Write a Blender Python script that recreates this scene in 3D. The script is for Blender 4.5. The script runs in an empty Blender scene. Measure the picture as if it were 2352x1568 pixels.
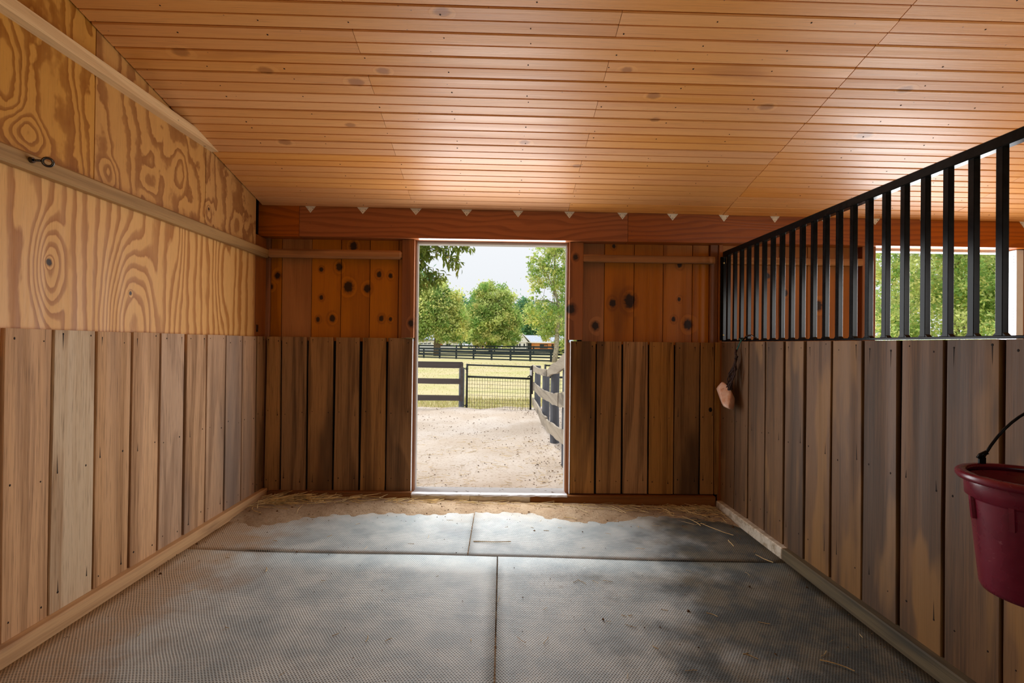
import bpy, math, random
import numpy as np
from mathutils import Vector, Matrix

S = bpy.context.scene
COL = S.collection
PI = math.pi
random.seed(7)

# ------------------------------------------------------------------ camera, world, light, exposure
cam_d = bpy.data.cameras.new('camera')
cam = bpy.data.objects.new('camera', cam_d)
COL.objects.link(cam)
S.camera = cam
cam_d.sensor_fit = 'HORIZONTAL'
cam_d.sensor_width = 36.0
cam_d.lens = 1102.67 / 2352 * 36.0
cam_d.clip_start = 0.05
cam_d.clip_end = 2000
YAW, PITCH, ROLL, ZC = 0.02, 0.006, 0.0116, 1.27
_f = Vector((math.sin(YAW) * math.cos(PITCH), math.cos(YAW) * math.cos(PITCH), math.sin(PITCH)))
_r = Vector((math.cos(YAW), -math.sin(YAW), 0))
_u = _r.cross(_f)
_R = math.cos(ROLL) * _r + math.sin(ROLL) * _u
_U = -math.sin(ROLL) * _r + math.cos(ROLL) * _u
cam.matrix_world = Matrix(((_R.x, _U.x, -_f.x, 0), (_R.y, _U.y, -_f.y, 0), (_R.z, _U.z, -_f.z, ZC), (0, 0, 0, 1)))

S.view_settings.view_transform = 'Standard'
S.view_settings.look = 'None'
S.view_settings.exposure = 0.0
S.view_settings.gamma = 1.0
S.view_settings.use_curve_mapping = False
try:
    S.cycles.use_denoising = True
    S.cycles.use_adaptive_sampling = True
    S.cycles.adaptive_threshold = 0.03
    S.cycles.max_bounces = 6
    S.cycles.diffuse_bounces = 3
    S.cycles.glossy_bounces = 3
    S.cycles.transmission_bounces = 4
    S.cycles.transparent_max_bounces = 4
    S.cycles.sample_clamp_indirect = 6
    S.cycles.caustics_reflective = False
    S.cycles.caustics_refractive = False
except Exception:
    pass

# overcast sky: pale at the horizon, somewhat brighter overhead
W = bpy.data.worlds.new('overcast_sky')
S.world = W
W.use_nodes = True
wn, wl = W.node_tree.nodes, W.node_tree.links
wn.clear()
w_out = wn.new('ShaderNodeOutputWorld')
w_bg = wn.new('ShaderNodeBackground')
w_tc = wn.new('ShaderNodeTexCoord')
w_sep = wn.new('ShaderNodeSeparateXYZ')
w_ramp = wn.new('ShaderNodeValToRGB')
w_ramp.color_ramp.elements[0].position = 0.0
w_ramp.color_ramp.elements[0].color = (0.83, 0.855, 0.89, 1)
w_ramp.color_ramp.elements[1].position = 1.0
w_ramp.color_ramp.elements[1].color = (1.25, 1.28, 1.32, 1)
wl.new(w_tc.outputs['Generated'], w_sep.inputs[0])
wl.new(w_sep.outputs['Z'], w_ramp.inputs[0])
wl.new(w_ramp.outputs[0], w_bg.inputs[0])
w_bg.inputs[1].default_value = 1.0
wl.new(w_bg.outputs[0], w_out.inputs[0])


def sun(name, energy, angle, elev, azim, col):
    d = bpy.data.lights.new(name, 'SUN')
    d.energy = energy
    d.angle = math.radians(angle)
    d.color = col
    o = bpy.data.objects.new(name, d)
    COL.objects.link(o)
    e, a = math.radians(elev), math.radians(azim)      # azimuth from +Y towards +X
    to = Vector((math.sin(a) * math.cos(e), math.cos(a) * math.cos(e), math.sin(e)))
    o.rotation_euler = to.to_track_quat('Z', 'Y').to_euler()


def area(name, loc, direction, sx, sy, radiance, col):
    d = bpy.data.lights.new(name, 'AREA')
    d.shape = 'RECTANGLE'
    d.size, d.size_y = sx, sy
    d.energy = radiance * PI * sx * sy
    d.color = col
    o = bpy.data.objects.new(name, d)
    COL.objects.link(o)
    o.location = loc
    o.rotation_euler = (-Vector(direction)).to_track_quat('Z', 'Y').to_euler()


sun('veiled_sun', 2.3, 25, 58, -75, (1.0, 0.96, 0.88))
# added area lamps: boosted daylight at the doors, fill from the aisle side
area('door_daylight_boost', (-0.09, 3.90, 1.10), (0, -1, 0), 1.19, 2.0, 6.0, (0.95, 0.97, 1.0))
area('next_door_daylight_boost', (3.65, 4.02, 1.08), (0, -1, 0), 1.15, 2.0, 7.5, (0.95, 0.97, 1.0))
area('aisle_fill', (0.1, -1.62, 1.15), (0, 1, 0), 1.5, 1.9, 0.35, (1.0, 0.96, 0.9))
area('next_aisle_fill', (4.55, -1.62, 1.8), (-0.2, 1, 0), 0.5, 0.95, 18.0, (1.0, 0.97, 0.93))


# ------------------------------------------------------------------ helpers: scene graph
def tag(o, label=None, cat=None, group=None, kind=None):
    if label: o['label'] = label
    if cat: o['category'] = cat
    if group: o['group'] = group
    if kind: o['kind'] = kind
    return o


def empty(name, loc, label=None, cat=None, group=None, kind=None):
    o = bpy.data.objects.new(name, None)
    o.empty_display_size = 0.1
    o.location = loc
    COL.objects.link(o)
    return tag(o, label, cat, group, kind)


WLOC = {}


def wloc(o):
    if o is None: return Vector((0, 0, 0))
    return wloc(o.parent) + Vector(o.location)


class MB:
    """collects geometry in world coordinates, linked as ONE mesh object"""

    def __init__(self):
        self.v, self.f, self.m = [], [], []

    def add(self, verts, faces, mi=0):
        b = len(self.v)
        self.v += [tuple(p) for p in verts]
        self.f += [tuple(i + b for i in f) for f in faces]
        self.m += [mi] * len(faces)
        return self

    def box(self, x0, x1, y0, y1, z0, z1, mi=0, bev=0.0):
        if bev <= 0:
            v = [(x, y, z) for x in (x0, x1) for y in (y0, y1) for z in (z0, z1)]
            f = [(0, 1, 3, 2), (4, 6, 7, 5), (0, 4, 5, 1), (2, 3, 7, 6), (0, 2, 6, 4), (1, 5, 7, 3)]
            return self.add(v, f, mi)
        b = bev
        lo, hi = (x0, y0, z0), (x1, y1, z1)
        v, ix = [], {}
        for sx in (0, 1):
            for sy in (0, 1):
                for sz in (0, 1):
                    s = (sx, sy, sz)
                    for a in range(3):
                        p = [0, 0, 0]
                        for k in range(3):
                            e = hi[k] if s[k] else lo[k]
                            p[k] = e if k == a else (e - b if s[k] else e + b)
                        ix[(s, a)] = len(v)
                        v.append(tuple(p))
        f = []
        for a in range(3):
            o1, o2 = (a + 1) % 3, (a + 2) % 3
            for side in (0, 1):
                q = []
                for (i, j) in ((0, 0), (1, 0), (1, 1), (0, 1)):
                    s = [0, 0, 0]; s[a] = side; s[o1] = i; s[o2] = j
                    q.append(ix[(tuple(s), a)])
                f.append(tuple(q) if side else tuple(reversed(q)))
        for a in range(3):           # edges along axis a
            o1, o2 = (a + 1) % 3, (a + 2) % 3
            for i in (0, 1):
                for j in (0, 1):
                    s0 = [0, 0, 0]; s0[o1] = i; s0[o2] = j
                    s1 = list(s0); s1[a] = 1
                    s0, s1 = tuple(s0), tuple(s1)
                    q = (ix[(s0, o1)], ix[(s1, o1)], ix[(s1, o2)], ix[(s0, o2)])
                    f.append(q if (i + j) % 2 else tuple(reversed(q)))
        for sx in (0, 1):
            for sy in (0, 1):
                for sz in (0, 1):
                    s = (sx, sy, sz)
                    q = (ix[(s, 0)], ix[(s, 1)], ix[(s, 2)])
                    f.append(q if (sx + sy + sz) % 2 else tuple(reversed(q)))
        return self.add(v, f, mi)

    def tube(self, pts, radii, n=8, mi=0, cap=True, closed=False):
        pts = [Vector(p) for p in pts]
        if not hasattr(radii, '__len__'): radii = [radii] * len(pts)
        N = len(pts)
        t0 = (pts[1] - pts[0]).normalized()
        up = Vector((0, 0, 1)) if abs(t0.z) < 0.9 else Vector((1, 0, 0))
        a = t0.cross(up).normalized()
        rings = []
        for i, p in enumerate(pts):
            if closed: t = pts[(i + 1) % N] - pts[i - 1]
            elif i == 0: t = pts[1] - p
            elif i == N - 1: t = p - pts[i - 1]
            else: t = pts[i + 1] - pts[i - 1]
            t.normalize()
            a = (a - t * a.dot(t))
            if a.length < 1e-6: a = t.orthogonal()
            a.normalize()
            b = t.cross(a)
            rings.append([p + (a * math.cos(2 * PI * k / n) + b * math.sin(2 * PI * k / n)) * radii[i] for k in range(n)])
        v = [q for r in rings for q in r]
        f = []
        for i in range(N if closed else N - 1):
            j = (i + 1) % N
            for k in range(n):
                f.append((i * n + k, i * n + (k + 1) % n, j * n + (k + 1) % n, j * n + k))
        if cap and not closed:
            f.append(tuple(reversed(range(n))))
            f.append(tuple((N - 1) * n + k for k in range(n)))
        return self.add(v, f, mi)

    def lathe(self, c, prof, n=40, mi=0):
        c = Vector(c)
        v = [c + Vector((r * math.cos(2 * PI * k / n), r * math.sin(2 * PI * k / n), z)) for r, z in prof for k in range(n)]
        f = []
        for i in range(len(prof) - 1):
            for k in range(n):
                f.append((i * n + k, i * n + (k + 1) % n, (i + 1) * n + (k + 1) % n, (i + 1) * n + k))
        return self.add(v, f, mi)

    def disc(self, c, nrm, r, n=6, mi=0, h=0.0015, squash=1.0, axis=(0, 0, 1)):
        c, nrm = Vector(c), Vector(nrm)
        a = Vector(axis); a = (a - nrm * a.dot(nrm)).normalized()
        b = nrm.cross(a)
        top = [c + nrm * h + (a * math.cos(2 * PI * k / n) + b * math.sin(2 * PI * k / n) * squash) * r * .75 for k in range(n)]
        bot = [c + (a * math.cos(2 * PI * k / n) + b * math.sin(2 * PI * k / n) * squash) * r for k in range(n)]
        f = [tuple(range(n))] + [(k, n + k, n + (k + 1) % n, (k + 1) % n) for k in range(n)]
        return self.add(top + bot, f, mi)

    def build(self, name, mats, parent=None, smooth=False, kind=None, origin=None):
        if not isinstance(mats, (list, tuple)): mats = [mats]
        V = np.array(self.v, dtype=np.float64)
        if origin is None:
            lo, hi = V.min(0), V.max(0)
            origin = Vector(((lo[0] + hi[0]) / 2, (lo[1] + hi[1]) / 2, lo[2]))
        origin = Vector(origin)
        V = V - np.array(origin)
        me = bpy.data.meshes.new(name)
        me.from_pydata(V.tolist(), [], self.f)
        for m in mats: me.materials.append(m)
        if len(mats) > 1: me.polygons.foreach_set('material_index', self.m)
        if smooth: me.polygons.foreach_set('use_smooth', [True] * len(me.polygons))
        me.update()
        o = bpy.data.objects.new(name, me)
        COL.objects.link(o)
        if parent is not None: o.parent = parent
        o.location = origin - wloc(parent)
        if kind: o['kind'] = kind
        return o


def np_mesh(name, V, quads, mat, parent=None, colors=None, origin=None, kind=None, tri=False):
    """fast mesh from numpy arrays; colors per vertex (N,3)"""
    V = np.asarray(V, dtype=np.float64)
    if origin is None: origin = (float(V[:, 0].mean()), float(V[:, 1].mean()), float(V[:, 2].min()))
    V = V - np.array(origin)
    k = quads.shape[1]
    me = bpy.data.meshes.new(name)
    me.vertices.add(len(V)); me.vertices.foreach_set('co', V.astype(np.float32).ravel())
    me.loops.add(quads.size); me.loops.foreach_set('vertex_index', quads.astype(np.int32).ravel())
    me.polygons.add(len(quads))
    me.polygons.foreach_set('loop_start', np.arange(0, quads.size, k, dtype=np.int32))
    me.polygons.foreach_set('loop_total', np.full(len(quads), k, dtype=np.int32))
    me.update(calc_edges=True)
    if colors is not None:
        at = me.color_attributes.new('tint', 'FLOAT_COLOR', 'POINT')
        c4 = np.ones((len(V), 4), dtype=np.float32); c4[:, :3] = colors
        at.data.foreach_set('color', c4.ravel())
    me.materials.append(mat)
    o = bpy.data.objects.new(name, me)
    COL.objects.link(o)
    if parent is not None: o.parent = parent
    o.location = Vector(origin) - wloc(parent)
    if kind: o['kind'] = kind
    return o


# ------------------------------------------------------------------ helpers: materials
def srgb(r, g, b):
    def c(x):
        x /= 255.0
        return x / 12.92 if x <= 0.04045 else ((x + 0.055) / 1.055) ** 2.4
    return (c(r), c(g), c(b), 1.0)


class NT:
    def __init__(self, name):
        self.mat = bpy.data.materials.new(name)
        self.mat.use_nodes = True
        self.t = self.mat.node_tree
        self.t.nodes.clear()
        self.out = self.t.nodes.new('ShaderNodeOutputMaterial')
        self.bsdf = self.t.nodes.new('ShaderNodeBsdfPrincipled')
        self.t.links.new(self.bsdf.outputs[0], self.out.inputs[0])
        self.geo = None; self.oi = None

    def n(self, t): return self.t.nodes.new(t)

    def put(self, sock, v):
        if isinstance(v, bpy.types.NodeSocket): self.t.links.new(v, sock)
        elif isinstance(v, (int, float)):
            if sock.type == 'VECTOR': sock.default_value = (v, v, v)
            elif sock.type == 'RGBA': sock.default_value = (v, v, v, 1)
            else: sock.default_value = v
        else:
            sock.default_value = v if sock.type == 'RGBA' or len(v) == 3 else v[:3]

    def pos(self):
        if self.geo is None: self.geo = self.n('ShaderNodeNewGeometry')
        return self.geo.outputs['Position']

    def rnd(self):
        if self.oi is None: self.oi = self.n('ShaderNodeObjectInfo')
        return self.oi.outputs['Random']

    def m(self, op, a, b=0.0, c=None, clamp=False):
        x = self.n('ShaderNodeMath'); x.operation = op; x.use_clamp = clamp
        self.put(x.inputs[0], a); self.put(x.inputs[1], b)
        if c is not None: self.put(x.inputs[2], c)
        return x.outputs[0]

    def vm(self, op, a, b=(0, 0, 0), out=0):
        x = self.n('ShaderNodeVectorMath'); x.operation = op
        self.put(x.inputs[0], a)
        if op == 'SCALE': self.put(x.inputs['Scale'], b)
        else: self.put(x.inputs[1], b)
        return x.outputs['Value'] if op in ('LENGTH', 'DISTANCE', 'DOT_PRODUCT') else x.outputs[0]

    def sep(self, v):
        x = self.n('ShaderNodeSeparateXYZ'); self.put(x.inputs[0], v); return x.outputs

    def comb(self, x, y, z):
        c = self.n('ShaderNodeCombineXYZ')
        for i, v in enumerate((x, y, z)): self.put(c.inputs[i], v)
        return c.outputs[0]

    def noise(self, v, scale, detail=2.0, rough=0.5, dist=0.0):
        x = self.n('ShaderNodeTexNoise')
        self.put(x.inputs['Vector'], v); self.put(x.inputs['Scale'], scale)
        x.inputs['Detail'].default_value = detail; x.inputs['Roughness'].default_value = rough
        x.inputs['Distortion'].default_value = dist
        return x.outputs['Fac']

    def voro(self, v, scale, feature='F1', out='Distance', rnd=1.0):
        x = self.n('ShaderNodeTexVoronoi'); x.feature = feature
        self.put(x.inputs['Vector'], v); self.put(x.inputs['Scale'], scale)
        x.inputs['Randomness'].default_value = rnd
        return x.outputs[out]

    def map(self, v, a, b, c=0.0, d=1.0, smooth=True):
        x = self.n('ShaderNodeMapRange')
        x.interpolation_type = 'SMOOTHSTEP' if smooth else 'LINEAR'
        self.put(x.inputs[0], v)
        for i, k in enumerate((a, b, c, d)): self.put(x.inputs[i + 1], k)
        return x.outputs[0]

    def mix(self, fac, a, b, mode='MIX'):
        x = self.n('ShaderNodeMix'); x.data_type = 'RGBA'; x.blend_type = mode
        self.put(x.inputs[0], fac); self.put(x.inputs[6], a); self.put(x.inputs[7], b)
        return x.outputs[2]

    def ramp(self, v, stops):
        x = self.n('ShaderNodeValToRGB'); e = x.color_ramp.elements
        while len(e) < len(stops): e.new(0.5)
        for i, (p, c) in enumerate(stops): e[i].position = p; e[i].color = c
        self.put(x.inputs[0], v); return x.outputs[0]

    def hsv(self, c, h=0.5, s=1.0, v=1.0):
        x = self.n('ShaderNodeHueSaturation')
        self.put(x.inputs['Hue'], h); self.put(x.inputs['Saturation'], s); self.put(x.inputs['Value'], v)
        self.put(x.inputs['Color'], c); return x.outputs[0]

    def bump(self, h, strength=0.3, dist=0.01):
        x = self.n('ShaderNodeBump'); x.inputs['Strength'].default_value = strength
        x.inputs['Distance'].default_value = dist
        self.put(x.inputs['Height'], h)
        self.t.links.new(x.outputs[0], self.bsdf.inputs['Normal'])

    def done(self, color, rough=0.6, spec=0.5, metal=0.0):
        self.put(self.bsdf.inputs['Base Color'], color)
        self.put(self.bsdf.inputs['Roughness'], rough)
        self.bsdf.inputs['Specular IOR Level'].default_value = spec
        self.bsdf.inputs['Metallic'].default_value = metal
        return self.mat


def plain(name, col, rough=0.6, spec=0.5, metal=0.0, var=0.12, scale=12.0):
    t = NT(name)
    n = t.noise(t.pos(), scale, 3)
    c = t.mix(t.map(n, .3, .7), [x * (1 - var) for x in col[:3]] + [1], [min(1, x * (1 + var)) for x in col[:3]] + [1])
    return t.done(c, rough, spec, metal)


def wood(name, light, dark, grain='z', across='y', k=9.0, lin=6.0, nscale=2.2, stretch=0.16, band=1.0,
         streak=0.45, rough=0.55, spec=0.4, var=0.2, knots=None, kplane='xz', stains=None, fine=70.0,
         distort=0.3, pos_scale=1.0, sat_var=0.1, warps=None, specks=None, jag=0.0, kcol=(0.012, 0.005, 0.003, 1), kamt=.92, sst=.2, pores=.25):
    """procedural timber: contour bands of a stretched field, fibre streaks, per-piece tone, optional knots and stains"""
    t = NT(name)
    P = t.pos()
    r = t.rnd()
    off = t.comb(t.m('MULTIPLY', r, 31.7), t.m('MULTIPLY', r, 57.3), t.m('MULTIPLY', r, 43.1))
    sc = {'x': (stretch, 1, 1), 'y': (1, stretch, 1), 'z': (1, 1, stretch)}[grain]
    Q = t.vm('ADD', t.vm('MULTIPLY', P, sc), off)
    s = t.sep(P)
    A = s['xyz'.index(across)]
    field = t.m('MULTIPLY', t.noise(Q, nscale, 2.0, .45, distort), k)
    field = t.m('ADD', field, t.m('MULTIPLY', A, lin))
    if jag:
        J = t.vm('MULTIPLY', Q, (1, 1, 2.2) if grain == 'z' else (1, 1, 1))
        field = t.m('ADD', field, t.m('MULTIPLY', t.m('SUBTRACT', t.noise(J, 11, 3, .6), .5), jag * 2))
    kd = None
    if knots:
        for kn in knots:
            if kplane == 'xz': c, iv = (kn[0], 0, kn[1]), (1 / kn[2], 0, 0.8 / kn[2])
            elif kplane == 'yz': c, iv = (0, kn[0], kn[1]), (0, 1 / kn[2], 0.8 / kn[2])
            else: c, iv = (kn[0], kn[1], 0), (0.6 / kn[2], 1 / kn[2], 0)
            d = t.vm('LENGTH', t.vm('MULTIPLY', t.vm('SUBTRACT', P, c), iv))
            kd = d if kd is None else t.m('MINIMUM', kd, d)
    if warps:
        for (a0, z0, ra, rz, amp) in warps:
            c = (a0, 0, z0) if kplane == 'xz' else (0, a0, z0)
            iv = (1 / ra, 0, 1 / rz) if kplane == 'xz' else (0, 1 / ra, 1 / rz)
            d = t.vm('LENGTH', t.vm('MULTIPLY', t.vm('SUBTRACT', P, c), iv))
            field = t.m('ADD', field, t.map(d, 0, 1, amp, 0))
    if kd is not None:
        field = t.m('ADD', field, t.map(kd, 0.6, 2.8, 1.0, 0))
    saw = t.m('FRACT', field)
    bnd = t.ramp(saw, [(0, (0, 0, 0, 1)), (0.42, (0.10, .10, .10, 1)), (0.56, (.75, .75, .75, 1)), (0.86, (1, 1, 1, 1)), (0.95, (.05, .05, .05, 1))])
    fsc = {'x': (0.02, 1, 1), 'y': (1, 0.02, 1), 'z': (1, 1, 0.02)}[grain]
    F = t.vm('ADD', t.vm('MULTIPLY', P, fsc), off)
    st = t.noise(F, fine, 4.0, .65)
    st2 = t.noise(F, fine * .17, 2.0, .5)
    fac = t.m('MULTIPLY', bnd, band)
    fac = t.m('ADD', fac, t.m('MULTIPLY', t.m('SUBTRACT', st, .5), streak * 2.2))
    fac = t.m('ADD', fac, t.m('MULTIPLY', t.m('SUBTRACT', st2, .5), streak * 1.6), clamp=True)
    col = t.mix(fac, light, dark)
    if pores:
        st3 = t.noise(F, fine * 3.2, 2.0, .6)
        col = t.mix(t.map(st3, .54, .70, 0, pores), col, [x * .35 for x in dark[:3]] + [1])
    if stains:
        for (sc_, lo, hi, c, amt, seed) in stains:
            Z = t.vm('ADD', t.vm('MULTIPLY', t.vm('ADD', P, (seed, seed * 1.3, seed * .7)), {'x': (sst, 1, 1), 'y': (1, sst, 1), 'z': (1, 1, sst)}[grain]), t.vm('SCALE', off, .6))
            col = t.mix(t.m('MULTIPLY', t.map(t.noise(Z, sc_, 3.0, .55), lo, hi), amt), col, c)
    if kd is not None:
        jn = t.m('ADD', kd, t.m('MULTIPLY', t.m('SUBTRACT', t.noise(P, 45, 2), .5), .9))
        col = t.mix(t.map(jn, 1.7, 1.0, 0, .5), col, [x * .45 for x in dark[:3]] + [1])
        col = t.mix(t.map(jn, 1.15, .75, 0, kamt), col, kcol)
    if specks:
        d = t.voro(P, specks[0], rnd=1.0)
        col = t.mix(t.map(d, specks[1], specks[1] * .5, 0, .8), col, specks[2])
    v = t.m('ADD', t.m('MULTIPLY', t.m('FRACT', t.m('MULTIPLY', r, 7.31)), 2 * var), 1 - var)
    h = t.m('ADD', t.m('MULTIPLY', t.m('SUBTRACT', t.m('FRACT', t.m('MULTIPLY', r, 13.7)), .5), sat_var * 2), 1.0)
    col = t.hsv(col, .5, h, v)
    t.bump(t.m('ADD', t.m('MULTIPLY', st, .6), t.m('MULTIPLY', bnd, -.2)), .25, .004)
    rr = t.map(st2, .3, .7, rough - .07, rough + .07)
    return t.done(col, rr, spec)


# --- timber
PLYK = [(2.056, 1.593, .012), (2.501, 1.51, .008), (3.143, 2.123, .008)]
PLYW = [(2.056, 1.57, .11, .30, 4.2), (2.50, 1.34, .24, .60, 6.0), (3.3, 1.7, .14, .5, 1.6), (2.85, 1.9, .1, .5, -1.4)]
PLYWU = [(1.95, 2.09, .15, .12, 2.4), (2.62, 2.13, .10, .12, 1.5), (3.14, 2.10, .12, .14, 1.8), (2.36, 2.08, .10, .10, 1.3), (2.86, 2.25, .1, .2, -1.6), (3.45, 2.08, .12, .16, 1.2), (1.88, 2.3, .1, .3, -2.0)]
M_ply = wood('pine_plywood', srgb(226, 172, 104), srgb(170, 108, 50), 'z', 'y', k=4.5, lin=15.0, nscale=1.8, stretch=.13, band=.9,
             streak=.14, rough=.5, spec=.35, var=.04, knots=PLYK, kplane='yz', warps=PLYW, fine=160, distort=.8, sat_var=.05, jag=.5)
M_plyU = wood('pine_plywood_upper', srgb(206, 150, 78), srgb(146, 88, 32), 'z', 'y', k=7.0, lin=6.0, nscale=2.3, stretch=.3, band=.9,
             streak=.14, rough=.5, spec=.35, var=.04, knots=PLYK, kplane='yz', warps=PLYWU, fine=160, distort=1.2, sat_var=.05, jag=.7)
M_oakL = wood('weathered_oak_left', srgb(204, 162, 122), srgb(134, 97, 66), 'z', 'y', k=7.0, lin=5.0, nscale=2.4, stretch=.10, band=.5,
              streak=.8, rough=.7, spec=.25, var=.13, pores=.5, fine=95, stains=[(2.2, .5, .72, srgb(112, 102, 96), .7, 3.0), (3.1, .6, .78, srgb(206, 172, 136), .45, 9.0)])
M_oakpale = wood('pale_ash_plank', srgb(206, 182, 152), srgb(150, 112, 78), 'z', 'y', k=5.0, lin=5.0, nscale=2.6, stretch=.12, band=.6,
                 streak=.6, pores=.5, rough=.7, spec=.25, var=.03, fine=120, stains=[(2.2, .58, .75, srgb(170, 140, 116), .5, 3.0)])
M_oakB = wood('dark_oak_back', srgb(176, 128, 74), srgb(98, 65, 33), 'z', 'x', k=7.0, lin=5.0, nscale=2.4, stretch=.10, band=.5,
              streak=.85, pores=.4, rough=.62, spec=.3, var=.2, fine=95, stains=[(2.6, .52, .7, srgb(58, 38, 24), .75, 5.0), (4, .62, .8, srgb(164, 112, 64), .4, 1.0)])
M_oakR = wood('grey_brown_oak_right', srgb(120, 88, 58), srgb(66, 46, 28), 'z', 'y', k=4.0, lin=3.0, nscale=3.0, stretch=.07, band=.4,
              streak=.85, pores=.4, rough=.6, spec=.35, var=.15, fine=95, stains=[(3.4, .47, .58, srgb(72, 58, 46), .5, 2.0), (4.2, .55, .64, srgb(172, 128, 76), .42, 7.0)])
KN = [(-1.829, 1.805, .021), (-1.883, 1.716, .018), (-1.479, 1.863, .016), (-1.335, 1.883, .025), (-1.476, 1.633, .015), (-1.259, 1.721, .036),
      (-1.107, 1.712, .026), (-1.501, 1.455, .016), (-1.385, 1.464, .023), (-1.01, 1.827, .019), (-.918, 1.818, .016), (-.988, 1.469, .019),
      (-.913, 1.463, .013), (-1.221, 2.055, .028), (.902, 1.618, .025), (1.043, 1.638, .044), (.761, 1.43, .027), (1.455, 1.946, .02),
      (1.454, 1.658, .013), (1.409, 1.492, .016), (1.528, 1.451, .033), (.908, 2.088, .014), (2.19, 1.86, .02), (2.62, 1.62, .03), (2.34, 1.72, .02)]
M_pine = wood('stained_knotty_pine', srgb(190, 120, 48), srgb(136, 76, 24), 'z', 'x', k=3.0, lin=3.0, nscale=2.4, stretch=.12, band=.5,
              streak=.3, rough=.45, spec=.35, var=.07, knots=KN, fine=80, stains=[(3.0, .58, .76, srgb(92, 54, 28), .55, 4.0)])
M_jamb = wood('jamb_pine', srgb(160, 98, 52), srgb(106, 58, 28), 'z', 'x', k=4.0, lin=8.0, nscale=2.4, stretch=.1, band=.6,
              streak=.35, rough=.45, spec=.4, var=.1, knots=[(.585, 1.98, .018), (-.735, 1.43, .02), (.55, 1.56, .03)], fine=90)
M_beam = wood('stained_plywood_beam', srgb(172, 96, 44), srgb(116, 56, 22), 'x', 'z', k=11.0, lin=26.0, nscale=2.4, stretch=.2, band=.5,
              streak=.2, rough=.4, spec=.4, var=.1, fine=120, distort=.6, specks=(9, .035, (.03, .01, .005, 1)))
CKN = [(-.787, 2.538, .02), (-.92, 2.87, .014), (-1.383, 3.045, .018), (.614, 2.411, .013), (.801, 2.579, .017), (.872, 2.761, .012), (-1.231, 2.479, .017), (.124, 2.989, .015), (1.454, 2.637, .018), (2.167, 2.845, .022), (-.626, 2.461, .016), (-.285, 2.124, .017), (2.115, 2.488, .018), (-1.595, 2.38, .018), (.487, 3.216, .014)]
M_ceil = wood('varnished_pine_ceiling', srgb(230, 162, 94), srgb(204, 126, 60), 'x', 'y', k=2.5, lin=3.0, nscale=2.6, stretch=.1, band=.3,
              knots=CKN, kplane='xy', kcol=srgb(150, 92, 50), kamt=.28, streak=.3, rough=.46, spec=1.0, var=.05, fine=90, sat_var=.06, specks=(14, .05, (.16, .055, .02, 1)),
              stains=[(4.5, .66, .8, srgb(168, 100, 52), .5, 6.0)])
M_lumber = wood('pale_framing_lumber', srgb(238, 198, 138), srgb(196, 140, 80), 'y', 'z', k=4.0, lin=14.0, nscale=3.0, stretch=.1, band=.4,
                streak=.3, rough=.55, spec=.3, var=.03, fine=90, specks=(10, .10, (.12, .05, .02, 1)))
M_rail = wood('grey_rail_lumber', srgb(172, 136, 92), srgb(122, 92, 60), 'y', 'z', k=4.0, lin=14.0, nscale=3.0, stretch=.1, band=.4,
              streak=.5, rough=.6, spec=.3, var=.03, fine=110)
M_railb = wood('brown_rail_lumber', srgb(180, 122, 66), srgb(122, 74, 36), 'x', 'z', k=4.0, lin=14.0, nscale=3.0, stretch=.1, band=.4,
               streak=.4, rough=.55, spec=.3, var=.06, fine=90, stains=[(5, .55, .7, srgb(96, 62, 36), .6, 2.0)])
M_baseL = wood('tan_base_board', srgb(206, 160, 104), srgb(160, 112, 64), 'y', 'z', k=4.0, lin=14.0, nscale=3.0, stretch=.1, band=.35,
               streak=.4, rough=.7, spec=.2, var=.02, fine=70, stains=[(9, .52, .68, srgb(140, 100, 66), .6, 2.0)])
M_baseB = wood('brown_base_board', srgb(150, 100, 54), srgb(92, 56, 28), 'x', 'z', k=4.0, lin=14.0, nscale=3.0, stretch=.1, band=.5,
               streak=.4, rough=.65, spec=.25, var=.05, fine=70, stains=[(5, .55, .7, srgb(70, 46, 28), .6, 2.0)])
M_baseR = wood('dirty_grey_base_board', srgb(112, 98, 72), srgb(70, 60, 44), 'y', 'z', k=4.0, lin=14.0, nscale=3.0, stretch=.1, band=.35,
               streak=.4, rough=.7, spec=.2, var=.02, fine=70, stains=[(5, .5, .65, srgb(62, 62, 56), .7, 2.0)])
M_fence = wood('grey_weathered_fence', srgb(176, 166, 152), srgb(112, 104, 96), 'y', 'z', k=4.0, lin=8.0, nscale=3.0, stretch=.1, band=.3,
               streak=.5, rough=.75, spec=.2, var=.08, fine=60, stains=[(5, .55, .7, srgb(84, 80, 78), .7, 3.0)])
M_dkfence = wood('black_brown_fence', srgb(92, 84, 82), srgb(58, 52, 52), 'x', 'z', k=4.0, lin=8.0, nscale=3.0, stretch=.1, band=.3,
                 streak=.5, rough=.7, spec=.3, var=.1, fine=60)
M_post = wood('slate_grey_post', srgb(108, 112, 122), srgb(70, 72, 80), 'z', 'x', k=4.0, lin=8.0, nscale=3.0, stretch=.1, band=.3,
              streak=.5, rough=.7, spec=.3, var=.1, fine=60, stains=[(4, .6, .75, srgb(150, 148, 146), .5, 3.0)])
M_gap = plain('dark_backing_board', srgb(30, 15, 8), .9, .1)
M_gapR = plain('black_backing_board', srgb(22, 16, 11), .9, .1)
M_nail = plain('rusted_nail_head', srgb(30, 20, 14), .7, .2)
M_black = plain('black_painted_steel', srgb(22, 22, 22), .16, .1, var=.25, scale=30)
M_railblk = plain('black_pipe_gate', srgb(40, 42, 40), .5, .4, var=.2, scale=30)
M_blkfence = plain('black_fence_paint', srgb(40, 50, 56), .6, .3, var=.25, scale=6)
M_white = plain('white_painted_trim', srgb(236, 238, 240), .55, .4, var=.03)
M_zinc = plain('galvanised_plate', srgb(238, 232, 222), .5, .4, .1, var=.08, scale=30)
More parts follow.
